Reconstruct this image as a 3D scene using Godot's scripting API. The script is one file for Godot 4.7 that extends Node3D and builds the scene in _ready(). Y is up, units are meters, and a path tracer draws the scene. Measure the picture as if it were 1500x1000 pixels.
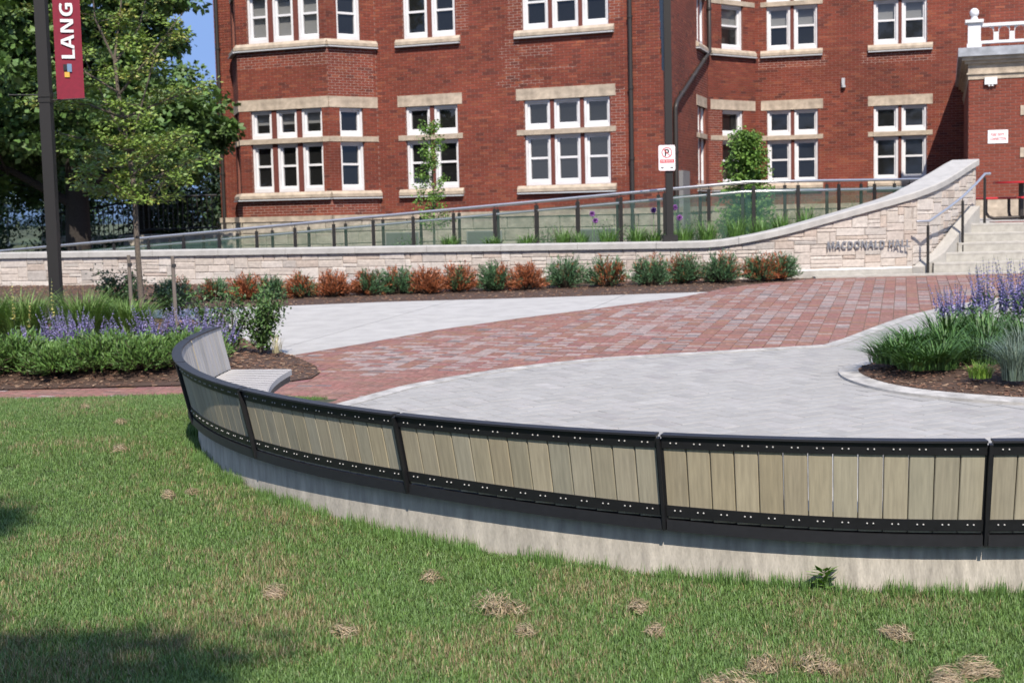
extends Node3D
# A curved timber bench on a concrete retaining wall, a paved forecourt, a stone ramp wall and a red brick hall behind it.
# World: x right, y up, -z away from the camera. Plans are written as (x, d) with d = -z in metres.

const SL := 0.024              # the forecourt rises gently away from the lawn
const CX := 2.13               # centre of the bench's circle
const CD := 9.36
var rng := RandomNumberGenerator.new()
var M := {}
var names := {}
var SUN := Vector3.ZERO

func P(x: float, d: float, y: float) -> Vector3:
	return Vector3(x, y, -d)

func lin(r: float, g: float, b: float) -> Color:
	return Color(r, g, b)

func rnd(a: float, b: float) -> float:
	return rng.randf_range(a, b)

# ---------------------------------------------------------------- mesh collector
class MB:
	var v := PackedVector3Array()
	var n := PackedVector3Array()
	var c := PackedColorArray()
	var ix := PackedInt32Array()
	func quad(a: Vector3, b: Vector3, q: Vector3, d: Vector3, col: Color) -> void:
		var k := v.size()
		var nn := (q - a).cross(d - b)
		nn = nn.normalized()
		v.push_back(a); v.push_back(b); v.push_back(q); v.push_back(d)
		n.push_back(nn); n.push_back(nn); n.push_back(nn); n.push_back(nn)
		c.push_back(col); c.push_back(col); c.push_back(col); c.push_back(col)
		ix.push_back(k); ix.push_back(k + 2); ix.push_back(k + 1)
		ix.push_back(k); ix.push_back(k + 3); ix.push_back(k + 2)
	func tri(a: Vector3, b: Vector3, q: Vector3, col: Color) -> void:
		var k := v.size()
		var nn := (b - a).cross(q - a).normalized()
		v.push_back(a); v.push_back(b); v.push_back(q)
		n.push_back(nn); n.push_back(nn); n.push_back(nn)
		c.push_back(col); c.push_back(col); c.push_back(col)
		ix.push_back(k); ix.push_back(k + 2); ix.push_back(k + 1)
	func box(t: Transform3D, s: Vector3, col: Color) -> void:
		var h := s * 0.5
		var q := []
		for i in 8:
			q.append(t * Vector3(h.x if i & 1 else -h.x, h.y if i & 2 else -h.y, h.z if i & 4 else -h.z))
		quad(q[4], q[5], q[7], q[6], col)
		quad(q[1], q[0], q[2], q[3], col)
		quad(q[5], q[1], q[3], q[7], col)
		quad(q[0], q[4], q[6], q[2], col)
		quad(q[6], q[7], q[3], q[2], col)
		quad(q[0], q[1], q[5], q[4], col)
	# box with its upright and front edges cut off by b
	func cbox(t: Transform3D, s: Vector3, b: float, col: Color) -> void:
		var h := s * 0.5
		var ring := func(z: float, ins: float) -> Array:
			var x := h.x - ins
			var y := h.y - ins
			return [t * Vector3(-x, -y, z), t * Vector3(x, -y, z), t * Vector3(x, y, z), t * Vector3(-x, y, z)]
		var r0: Array = ring.call(-h.z, 0.0)
		var r1: Array = ring.call(h.z - b, 0.0)
		var r2: Array = ring.call(h.z, b)
		for i in 4:
			var j := (i + 1) % 4
			quad(r0[i], r0[j], r1[j], r1[i], col)
			quad(r1[i], r1[j], r2[j], r2[i], col)
		quad(r2[0], r2[1], r2[2], r2[3], col)
		quad(r0[1], r0[0], r0[3], r0[2], col)
	func tube(pts: Array, rad: Array, sides: int, col: Color) -> void:
		var prev := PackedVector3Array()
		var base := v.size()
		var m := pts.size()
		var side := Vector3.ZERO
		for i in m:
			var dir: Vector3 = (pts[mini(i + 1, m - 1)] - pts[maxi(i - 1, 0)]).normalized()
			if side == Vector3.ZERO:
				side = dir.cross(Vector3(0.3, 0.2, 0.93)).normalized() if absf(dir.dot(Vector3(0.3, 0.2, 0.93))) < 0.95 else dir.cross(Vector3.RIGHT).normalized()
			side = (side - dir * side.dot(dir)).normalized()
			var up := dir.cross(side)
			for k in sides:
				var a := TAU * k / sides
				var o := side * cos(a) + up * sin(a)
				v.push_back(pts[i] + o * float(rad[i]))
				n.push_back(o)
				c.push_back(col)
		for i in m - 1:
			for k in sides:
				var a0 := base + i * sides + k
				var a1 := base + i * sides + (k + 1) % sides
				ix.append_array(PackedInt32Array([a0, a0 + sides, a1, a1, a0 + sides, a1 + sides]))
		for e in [0, m - 1]:
			var o := base + int(e) * sides
			for k in range(1, sides - 1):
				if e == 0:
					ix.append_array(PackedInt32Array([o, o + k, o + k + 1]))
				else:
					ix.append_array(PackedInt32Array([o, o + k + 1, o + k]))
	func ball(at: Vector3, r: Vector3, rings: int, seg: int, col: Color) -> void:
		var base := v.size()
		for i in rings + 1:
			var th := PI * i / rings
			for k in seg:
				var ph := TAU * k / seg
				var o := Vector3(sin(th) * cos(ph), cos(th), sin(th) * sin(ph))
				v.push_back(at + o * r); n.push_back((o / r).normalized()); c.push_back(col)
		for i in rings:
			for k in seg:
				var a := base + i * seg + k
				var b := base + i * seg + (k + 1) % seg
				ix.append_array(PackedInt32Array([a, a + seg, b, b, a + seg, b + seg]))
	# flat polygon (world points in order), both caps of a slab of thickness th downwards
	func slab(poly: PackedVector2Array, yf: Callable, th: float, col: Color) -> void:
		var tr := Geometry2D.triangulate_polygon(poly)
		var top := []
		for p in poly:
			top.append(Vector3(p.x, yf.call(p.x, p.y), -p.y))
		for i in range(0, tr.size(), 3):
			var a: Vector3 = top[tr[i]]
			var b: Vector3 = top[tr[i + 1]]
			var q: Vector3 = top[tr[i + 2]]
			if (b - a).cross(q - a).y > 0:
				tri(a, b, q, col)
			else:
				tri(a, q, b, col)
		if th > 0.0:
			var ccw := not Geometry2D.is_polygon_clockwise(poly)
			var m := poly.size()
			for i in m:
				var a: Vector3 = top[i]
				var b: Vector3 = top[(i + 1) % m]
				var dn := Vector3(0, -th, 0)
				if ccw:
					quad(a + dn, b + dn, b, a, col)
				else:
					quad(b + dn, a + dn, a, b, col)
	func mesh(org := Vector3.ZERO) -> ArrayMesh:
		if org != Vector3.ZERO:
			for i in v.size():
				v[i] -= org
		var arr := []
		arr.resize(Mesh.ARRAY_MAX)
		arr[Mesh.ARRAY_VERTEX] = v
		arr[Mesh.ARRAY_NORMAL] = n
		arr[Mesh.ARRAY_COLOR] = c
		arr[Mesh.ARRAY_INDEX] = ix
		var m := ArrayMesh.new()
		m.add_surface_from_arrays(Mesh.PRIMITIVE_TRIANGLES, arr)
		return m

# ---------------------------------------------------------------- nodes
func numbered(s: String) -> String:
	if not names.has(s):
		names[s] = 0
		return s
	names[s] += 1
	return "%s_%03d" % [s, names[s]]

func tag(o: Node, label: String, category: String, group := "") -> void:
	o.set_meta("label", label)
	o.set_meta("category", category)
	if group != "":
		o.set_meta("group", group)

func thing(called: String, label: String, category: String, at: Vector3, group := "") -> Node3D:
	var o := Node3D.new()
	o.name = numbered(called)
	add_child(o)
	o.position = at
	tag(o, label, category, group)
	return o

# adds the collected shape as one mesh under a thing or part (world coordinates in)
func part(mb: MB, called: String, m: Material, parent: Node3D) -> MeshInstance3D:
	var o := MeshInstance3D.new()
	o.name = called
	o.mesh = mb.mesh(parent.global_position)
	o.material_override = m
	parent.add_child(o, true)
	return o

func single(mb: MB, called: String, m: Material, at: Vector3, label: String, category: String, group := "") -> MeshInstance3D:
	var o := MeshInstance3D.new()
	o.name = numbered(called)
	o.mesh = mb.mesh(at)
	o.material_override = m
	add_child(o)
	o.position = at
	tag(o, label, category, group)
	return o

func structure(mb: MB, called: String, m: Material) -> MeshInstance3D:
	var o := MeshInstance3D.new()
	o.name = called
	o.mesh = mb.mesh()
	o.material_override = m
	o.set_meta("kind", "structure")
	add_child(o)
	return o

func inst(msh: Mesh, called: String, m: Material, parent: Node3D, t: Transform3D) -> MeshInstance3D:
	var o := MeshInstance3D.new()
	o.name = called
	o.mesh = msh
	o.material_override = m
	parent.add_child(o, true)
	o.global_transform = t
	return o

func multi(msh: Mesh, called: String, m: Material, parent: Node3D, ts: Array, cols: Array) -> MultiMeshInstance3D:
	var mm := MultiMesh.new()
	mm.transform_format = MultiMesh.TRANSFORM_3D
	mm.use_colors = true
	mm.mesh = msh
	mm.instance_count = ts.size()
	var org := parent.global_position
	for i in ts.size():
		var t: Transform3D = ts[i]
		t.origin -= org
		mm.set_instance_transform(i, t)
		mm.set_instance_color(i, cols[i])
	var o := MultiMeshInstance3D.new()
	o.name = called
	o.multimesh = mm
	o.material_override = m
	parent.add_child(o, true)
	return o

func stuff(o: Node, label := "", category := "") -> void:
	o.set_meta("kind", "stuff")
	if label != "":
		o.set_meta("label", label)
		o.set_meta("category", category)

# ---------------------------------------------------------------- materials
func noise_tex(seed_: int, freq: float, lo: float, hi: float, oct := 4, size := 512) -> NoiseTexture2D:
	var f := FastNoiseLite.new()
	f.seed = seed_
	f.noise_type = FastNoiseLite.TYPE_SIMPLEX_SMOOTH
	f.frequency = freq
	f.fractal_octaves = oct
	f.fractal_gain = 0.6
	var t := NoiseTexture2D.new()
	t.width = size
	t.height = size
	t.seamless = true
	t.noise = f
	var g := Gradient.new()
	g.set_color(0, Color(lo, lo, lo))
	g.set_color(1, Color(hi, hi, hi))
	t.color_ramp = g
	return t

func bump_tex(seed_: int, freq: float, strength: float, size := 512) -> NoiseTexture2D:
	var f := FastNoiseLite.new()
	f.seed = seed_
	f.frequency = freq
	f.fractal_octaves = 4
	var t := NoiseTexture2D.new()
	t.width = size
	t.height = size
	t.seamless = true
	t.as_normal_map = true
	t.bump_strength = strength
	t.noise = f
	return t

func mat(col: Color, rough: float, tex: Texture2D = null, sc := Vector3.ONE, bump: Texture2D = null, world := true, bscale := 1.0) -> StandardMaterial3D:
	var m := StandardMaterial3D.new()
	m.albedo_color = col.linear_to_srgb()
	m.roughness = rough
	m.vertex_color_use_as_albedo = true
	if tex != null or bump != null:
		m.uv1_triplanar = true
		m.uv1_world_triplanar = world
		m.uv1_scale = sc
	if tex != null:
		m.albedo_texture = tex
	if bump != null:
		m.normal_enabled = true
		m.normal_texture = bump
		m.normal_scale = bscale
	return m

func leaf_mat(back: float) -> StandardMaterial3D:
	var m := StandardMaterial3D.new()
	m.vertex_color_use_as_albedo = true
	m.roughness = 0.55
	m.backlight_enabled = true
	m.backlight = Color(back, back, back * 0.6)
	return m

func make_materials() -> void:
	var fine := noise_tex(11, 0.03, 0.72, 1.0, 5)
	var blotch := noise_tex(12, 0.006, 0.68, 1.0, 5)
	var speck := noise_tex(13, 0.12, 0.62, 1.0, 3)
	var grit := bump_tex(14, 0.09, 3.0)
	var lumpy := bump_tex(15, 0.025, 5.0)
	var grain := noise_tex(16, 0.016, 0.84, 1.0, 5)
	M.brick = mat(Color(1, 1, 1), 0.9, speck, Vector3(3.0, 3.0, 3.0), grit)
	M.mortar = mat(Color(0.36, 0.23, 0.19), 0.95, fine, Vector3(1.4, 1.4, 1.4), grit)
	M.mortar_pale = mat(Color(0.62, 0.50, 0.43), 0.95, fine, Vector3(1.4, 1.4, 1.4))
	M.limestone = mat(Color(0.56, 0.475, 0.37), 0.9, blotch, Vector3(0.9, 0.9, 0.9), grit)
	M.plinth = mat(Color(0.50, 0.46, 0.38), 0.9, blotch, Vector3(0.8, 0.8, 0.8), lumpy)
	M.mullion = mat(Color(0.17, 0.045, 0.032), 0.8, fine, Vector3.ONE)
	M.white = mat(Color(0.72, 0.73, 0.74), 0.45, fine, Vector3(0.35, 0.35, 0.35))
	(M.white as StandardMaterial3D).albedo_texture = noise_tex(17, 0.01, 0.9, 1.0)
	M.flash = mat(Color(0.42, 0.44, 0.46), 0.45)
	M.pipe = mat(Color(0.025, 0.022, 0.02), 0.5)
	M.pole = mat(Color(0.008, 0.007, 0.0065), 0.6)
	M.lead = mat(Color(0.42, 0.45, 0.49), 0.45, blotch, Vector3(0.7, 0.7, 0.7))
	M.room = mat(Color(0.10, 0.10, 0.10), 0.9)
	M.blind = mat(Color(0.62, 0.64, 0.63), 0.8)
	M.greydoor = mat(Color(0.17, 0.18, 0.19), 0.6)
	M.wallstone = mat(Color(1, 1, 1), 0.92, noise_tex(31, 0.012, 0.82, 1.0, 5), Vector3(1.9, 1.9, 1.9), lumpy, true, 0.4)
	M.stonemortar = mat(Color(0.42, 0.37, 0.32), 0.95, fine, Vector3.ONE)
	M.cap = mat(Color(0.425, 0.418, 0.395), 0.85, noise_tex(32, 0.008, 0.86, 1.0, 6), Vector3(0.8, 0.8, 0.8), grit, true, 0.5)
	M.concrete = mat(Color(0.51, 0.475, 0.40), 0.9, noise_tex(18, 0.014, 0.72, 1.0, 6), Vector3(2.6, 0.45, 2.6), grit, true, 0.25)
	M.steps = mat(Color(0.44, 0.425, 0.385), 0.9, noise_tex(33, 0.01, 0.84, 1.0, 6), Vector3(1.0, 1.0, 1.0), grit, true, 0.5)
	M.slab = mat(Color(0.425, 0.42, 0.402), 0.85, noise_tex(19, 0.008, 0.88, 1.0, 6), Vector3(0.5, 0.5, 0.5), grit, true, 0.35)
	M.paver = mat(Color(1, 1, 1), 0.88, noise_tex(20, 0.008, 0.9, 1.0, 6), Vector3(1.3, 1.3, 1.3))
	M.brickpaver = mat(Color(1, 1, 1), 0.9, noise_tex(21, 0.02, 0.68, 1.0, 6), Vector3(1.3, 1.3, 1.3), grit, true, 0.7)
	M.sand = mat(Color(0.24, 0.19, 0.15), 0.95, fine, Vector3.ONE)
	M.greysand = mat(Color(0.13, 0.125, 0.115), 0.95, fine, Vector3.ONE)
	M.edging = mat(Color(0.50, 0.49, 0.46), 0.88, blotch, Vector3(1.2, 1.2, 1.2), grit, true, 0.5)
	M.mulch = mat(Color(0.085, 0.048, 0.03), 0.95, speck, Vector3(2.2, 2.2, 2.2), lumpy)
	M.chip = mat(Color(1, 1, 1), 0.9)
	M.soil = mat(Color(0.075, 0.085, 0.03), 0.95, noise_tex(22, 0.03, 0.5, 1.0), Vector3(1.2, 1.2, 1.2))
	M.ground = mat(Color(0.07, 0.09, 0.03), 0.95, blotch, Vector3(0.3, 0.3, 0.3))
	M.asphalt = mat(Color(0.09, 0.09, 0.09), 0.9, fine, Vector3.ONE)
	M.plank = mat(Color(1, 1, 1), 0.78, grain, Vector3(6.0, 0.5, 6.0), null, false)
	M.seatplank = mat(Color(1, 1, 1), 0.78, grain, Vector3(9.0, 9.0, 0.75), null, false)
	M.steel = mat(Color(0.012, 0.0125, 0.0145), 0.5, noise_tex(24, 0.02, 0.75, 1.0), Vector3(1.5, 1.5, 1.5))
	M.bolt = mat(Color(0.36, 0.355, 0.34), 0.4)
	(M.bolt as StandardMaterial3D).metallic = 0.3
	M.stainless = mat(Color(0.55, 0.55, 0.55), 0.32)
	(M.stainless as StandardMaterial3D).metallic = 0.85
	M.railpost = mat(Color(0.035, 0.033, 0.03), 0.45)
	(M.railpost as StandardMaterial3D).metallic = 0.5
	M.letter = mat(Color(0.36, 0.37, 0.38), 0.35)
	(M.letter as StandardMaterial3D).metallic = 0.7
	M.bark = mat(Color(0.20, 0.165, 0.13), 0.95, noise_tex(25, 0.03, 0.5, 1.0), Vector3(6, 1.5, 6), lumpy)
	M.darkbark = mat(Color(0.055, 0.045, 0.037), 0.95, noise_tex(26, 0.03, 0.5, 1.0), Vector3(5, 1, 5), lumpy)
	M.stake = mat(Color(0.17, 0.145, 0.125), 0.9, grain, Vector3(9, 1, 9))
	M.leaf = leaf_mat(0.55)
	M.darkleaf = leaf_mat(0.5)
	M.blade = leaf_mat(0.5)
	M.needle = leaf_mat(0.25)
	M.petal = leaf_mat(0.4)
	M.cloth = mat(Color(1, 1, 1), 0.8, noise_tex(27, 0.02, 0.86, 1.0), Vector3(1.5, 1.5, 1.5))
	M.paint = mat(Color(1, 1, 1), 0.5)
	M.sign = mat(Color(1, 1, 1), 0.4)
	M.red = mat(Color(0.40, 0.018, 0.022), 0.4)
	M.mat = mat(Color(0.16, 0.035, 0.025), 0.9)
	M.roof = mat(Color(0.10, 0.10, 0.11), 0.8)
	M.boulder = mat(Color(0.55, 0.54, 0.52), 0.9, blotch, Vector3(1.5, 1.5, 1.5), lumpy)
	var g := StandardMaterial3D.new()
	g.transparency = BaseMaterial3D.TRANSPARENCY_ALPHA
	g.albedo_color = Color(0.16, 0.165, 0.165, 0.5)
	g.roughness = 0.03
	g.metallic_specular = 0.6
	M.pane = g
	var rg := StandardMaterial3D.new()
	rg.transparency = BaseMaterial3D.TRANSPARENCY_ALPHA
	rg.albedo_color = Color(0.27, 0.40, 0.33, 0.24)
	rg.roughness = 0.05
	M.railglass = rg

# thin broken cloud, the same all round the sky
func cloud_image() -> Image:
	var f := FastNoiseLite.new()
	f.seed = 41
	f.frequency = 1.6
	f.fractal_octaves = 5
	var im := Image.create(512, 256, false, Image.FORMAT_RGBA8)
	for j in 256:
		var th := PI * (j + 0.5) / 256.0
		for i in 512:
			var ph := TAU * (i + 0.5) / 512.0
			var n := f.get_noise_3d(sin(th) * cos(ph), 2.2 * cos(th), sin(th) * sin(ph))
			var c := 0.85 * sstep(-0.12, 0.42, n)
			im.set_pixel(i, j, Color(c, c * 0.995, c * 0.98, 1.0))
	return im

# ---------------------------------------------------------------- ready
func _ready() -> void:
	rng.seed = 20240611
	# camera: a 50 mm lens, tipped down and rolled a little
	var cam := Camera3D.new()
	cam.name = "camera"
	add_child(cam)
	cam.fov = 2.0 * rad_to_deg(atan(500.0 / 2083.0))
	cam.near = 0.05
	cam.far = 900.0
	cam.position = Vector3(0, 1.82, 0)
	cam.basis = Basis(Vector3.RIGHT, -0.0920) * Basis(Vector3.BACK, -0.0236)
	var lens := CameraAttributesPhysical.new()
	lens.frustum_focal_length = 49.99
	lens.frustum_focus_distance = 6.2
	lens.exposure_aperture = 7.0
	cam.attributes = lens
	cam.current = true
	# sky and sun
	var sky_mat := ProceduralSkyMaterial.new()
	sky_mat.sky_top_color = Color(0.38, 0.50, 0.72)
	sky_mat.sky_horizon_color = Color(0.47, 0.58, 0.76)
	sky_mat.sky_curve = 0.25
	sky_mat.ground_bottom_color = Color(0.16, 0.19, 0.11)
	sky_mat.ground_horizon_color = Color(0.45, 0.50, 0.48)
	sky_mat.sky_cover = ImageTexture.create_from_image(cloud_image())
	sky_mat.sky_cover_modulate = Color(1, 1, 1, 1)
	var sky := Sky.new()
	sky.sky_material = sky_mat
	var env := Environment.new()
	env.background_mode = Environment.BG_SKY
	env.sky = sky
	env.background_energy_multiplier = 1.0
	env.tonemap_mode = Environment.TONE_MAPPER_LINEAR
	env.tonemap_exposure = 1.66
	env.sdfgi_enabled = true
	env.ssao_enabled = true
	env.ssil_enabled = true
	var we := WorldEnvironment.new()
	we.name = "environment"
	we.environment = env
	add_child(we)
	var sun := DirectionalLight3D.new()
	sun.name = "sun"
	sun.light_energy = 1.35
	sun.light_color = Color(1.0, 0.955, 0.905)
	sun.light_angular_distance = 0.5
	sun.shadow_enabled = true
	add_child(sun)
	var az := deg_to_rad(-6.0)
	var el := deg_to_rad(48.0)
	SUN = Vector3(sin(az) * cos(el), -sin(el), -cos(az) * cos(el))
	sun.basis = Basis.looking_at(SUN, Vector3.UP)

	make_materials()
	build_ground()
	build_paving()
	build_hall()
	build_ramp_wall()
	build_stairs_and_porch_things()
	build_ramp_rail()
	build_bench()
	build_street_furniture()
	build_trees()
	build_wall_bushes()
	build_left_bed()
	build_right_bed()
	build_garden_strip()
	build_lawn_grass()
	build_background()

# ---------------------------------------------------------------- ground, lawn
func gy(_x: float, d: float) -> float:
	return SL * d

func sstep(a: float, b: float, x: float) -> float:
	var t := clampf((x - a) / (b - a), 0.0, 1.0)
	return t * t * (3.0 - 2.0 * t)

func lawn_h(x: float, d: float) -> float:
	var h := 0.335 + 0.13 * sstep(5.2, 8.4, d) + 0.035 * sstep(1.1, -0.3, x) * (1.0 - sstep(6.0, 8.0, d))
	h -= 0.13 * sstep(9.6, 11.9, d)
	return h + 0.012 * sin(x * 2.1 + d * 1.3) * sin(d * 1.7 - x * 0.6)

func is_lawn(x: float, d: float, r0 := 3.98) -> bool:
	if d > 11.86:
		return false
	var r := Vector2(x - CX, d - CD).length()
	if r < r0:
		return false
	if x > 3.7:
		return d < 5.45
	if x > CX:
		return d < CD
	if d > CD:
		return x < -1.45 - (d - 11.3) * 1.36 if d > 10.2 else x < -1.9
	return true

func build_ground() -> void:
	var mb := MB.new()
	var ds := [-160.0, -20.0, 0.0, 5.0, 12.0, 20.0, 26.0, 60.0, 420.0]
	var xs := [-320.0, -40.0, -13.0, 13.0, 40.0, 320.0]
	var yy := func(d: float) -> float: return minf(0.5, SL * d - 0.09) if d > 0.0 else -0.09
	for i in ds.size() - 1:
		for j in xs.size() - 1:
			mb.quad(P(xs[j], ds[i], yy.call(ds[i])), P(xs[j + 1], ds[i], yy.call(ds[i])), P(xs[j + 1], ds[i + 1], yy.call(ds[i + 1])), P(xs[j], ds[i + 1], yy.call(ds[i + 1])), Color.WHITE)
	structure(mb, "ground", M.ground)
	var lb := MB.new()
	var st := 0.2
	for i in 104:
		for j in 160:
			var x := -17.0 + j * st
			var d := -8.9 + i * st
			if is_lawn(x + st * 0.5, d + st * 0.5, 3.86):
				lb.quad(P(x, d, lawn_h(x, d)), P(x + st, d, lawn_h(x + st, d)), P(x + st, d + st, lawn_h(x + st, d + st)), P(x, d + st, lawn_h(x, d + st)), Color.WHITE)
	structure(lb, "lawn", M.soil)

# ---------------------------------------------------------------- paving
func pv(a: Array) -> PackedVector2Array:
	var p := PackedVector2Array()
	for i in range(0, a.size(), 2):
		p.append(Vector2(a[i], a[i + 1]))
	return p

func edge_dist(p: Vector2, poly: PackedVector2Array) -> float:
	var best := 1e9
	for i in poly.size():
		var q := Geometry2D.get_closest_point_to_segment(p, poly[i], poly[(i + 1) % poly.size()])
		best = minf(best, q.distance_squared_to(p))
	return sqrt(best)

# can the camera see this spot of the forecourt over the bench's back?
func over_bench(x: float, d: float) -> bool:
	if absf(x) / d > 0.375:
		return false
	var dir := Vector2(x, d).normalized()
	var c := Vector2(CX, CD)
	var b := dir.dot(c)
	var q := b * b - c.length_squared() + 4.26 * 4.26
	if q <= 0.0:
		return true
	var t := b - sqrt(q)
	if t >= Vector2(x, d).length():
		return true
	var f := t / Vector2(x, d).length()
	return lerpf(1.82, gy(x, d), f) > SL * (dir.y * t) + 0.82

var BRICK_TOP := [-2.34, 14.84, -1.66, 15.81, -0.9, 17.04, 0.09, 18.21, 1.22, 19.35, 2.51, 20.77, 2.98, 21.55]
var BRICK_LOW := [-1.75, 10.75, -1.4, 11.44, -0.91, 12.42, -0.32, 13.14, 0.32, 13.65, 1.01, 14.04, 1.71, 14.19, 2.43, 14.38, 3.31, 14.61, 3.64, 15.16, 4.35, 16.41, 4.95, 17.4, 5.94, 18.63, 7.3, 19.9, 12.0, 21.4]
var BED_R := [3.96, 10.62, 3.45, 10.98, 3.12, 11.32, 2.94, 11.72, 2.86, 12.2, 2.9, 12.62, 3.05, 12.95, 3.4, 13.35, 4.1, 14.1, 4.9, 15.2, 5.9, 16.4, 7.4, 17.6, 12.0, 18.6, 12.0, 9.4, 6.0, 9.8]

func chaikin(p: PackedVector2Array) -> PackedVector2Array:
	for k in 2:
		var o := PackedVector2Array()
		for i in p.size():
			var a := p[i]
			var b := p[(i + 1) % p.size()]
			o.append(a.lerp(b, 0.25))
			o.append(a.lerp(b, 0.75))
		p = o
	return p

func rev(a: Array) -> Array:
	var o := []
	for i in range(a.size() - 2, -1, -2):
		o.append(a[i]); o.append(a[i + 1])
	return o

# lays pieces of size (w along the row, h across) over poly. style 0: columns with half-offset, 1: herringbone
func pave(base: MeshInstance3D, poly: PackedVector2Array, cut: PackedVector2Array, ang: float, w: float, h: float, style: int, joint: float, up: float, called: String, m: Material, colour: Callable) -> void:
	var ca := cos(ang)
	var sa := sin(ang)
	var bb := Rect2(poly[0], Vector2.ZERO)
	for p in poly:
		bb = bb.expand(p)
	var mid := bb.get_center()
	var reach := bb.size.length() * 0.5 + 0.5
	var to_w := func(u: float, v: float) -> Vector2: return mid + Vector2(u * ca - v * sa, u * sa + v * ca)
	var rects := []          # [u0, v0, u1, v1, column]
	if style == 0:
		var nc := int(reach / w)
		var nr := int(reach / h)
		for i in range(-nc, nc):
			for j in range(-nr, nr):
				var off := h * 0.5 if posmod(i, 2) == 1 else 0.0
				rects.append([i * w, j * h + off, i * w + w, j * h + h + off, i])
	else:
		var nn := int(reach / h)
		for i in range(-nn, nn):
			for j in range(-nn, nn):
				var t := posmod(i - j, 4)
				if t == 0:
					rects.append([i * h, j * h, i * h + 2 * h, j * h + h, 0])
				elif t == 2:
					rects.append([i * h, j * h - h, i * h + h, j * h + h, 1])
	var whole := []
	var mb := MB.new()
	for q in rects:
		var c: Vector2 = to_w.call((q[0] + q[2]) * 0.5, (q[1] + q[3]) * 0.5)
		if not bb.grow(0.3).has_point(c):
			continue
		if c.y > 3.0 and absf(c.x) / c.y > 0.62:
			continue
		var g := joint * 0.5
		var pc := PackedVector2Array([to_w.call(q[0] + g, q[1] + g), to_w.call(q[2] - g, q[1] + g), to_w.call(q[2] - g, q[3] - g), to_w.call(q[0] + g, q[3] - g)])
		var inside := 0
		for p in pc:
			if Geometry2D.is_point_in_polygon(p, poly) and (cut.is_empty() or not Geometry2D.is_point_in_polygon(p, cut)):
				inside += 1
		var tone: Color = colour.call(c, q[4])
		if inside == 4:
			whole.append([c, q, tone])
		elif inside > 0:
			for part_ in Geometry2D.intersect_polygons(pc, poly):
				var rest := [part_]
				if not cut.is_empty():
					rest = Geometry2D.clip_polygons(part_, cut)
				for r in rest:
					if r.size() >= 3 and not Geometry2D.is_polygon_clockwise(r):
						mb.slab(r, func(x: float, d: float) -> float: return gy(x, d) + up, 0.03, tone)
	# the pieces that show largest become parts of their own
	var seen := []
	for i in whole.size():
		var c: Vector2 = whole[i][0]
		if over_bench(c.x, c.y):
			seen.append([c.length(), i])
	seen.sort_custom(func(a, b): return a[0] < b[0])
	var own := {}
	for i in mini(290, seen.size()):
		own[seen[i][1]] = true
	var shapes := {}
	var tilt := Basis(Vector3.RIGHT, atan(SL))
	for i in whole.size():
		var c: Vector2 = whole[i][0]
		var q: Array = whole[i][1]
		var sx: float = q[2] - q[0] - joint
		var sz: float = q[3] - q[1] - joint
		var t := Transform3D(tilt * Basis(Vector3.UP, ang) * Basis(Vector3.RIGHT, -PI / 2), P(c.x, c.y, gy(c.x, c.y) + up - 0.02 + rnd(-0.0012, 0.0012)))
		t.basis = t.basis * Basis(Vector3(rnd(-1, 1), rnd(-1, 1), 0).normalized(), rnd(0.0, 0.006))
		if own.has(i):
			var tone: Color = whole[i][2]
			var key := "%d_%.3f" % [int(tone.r * 60), sx]
			if not shapes.has(key):
				var one := MB.new()
				one.cbox(Transform3D.IDENTITY, Vector3(sx, sz, 0.04), 0.004, tone)
				shapes[key] = one.mesh()
			inst(shapes[key], called, m, base, t)
		else:
			mb.cbox(t, Vector3(sx, sz, 0.04), 0.004, whole[i][2])
	var far := part(mb, called + "s_beyond", m, base)
	stuff(far)

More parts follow.
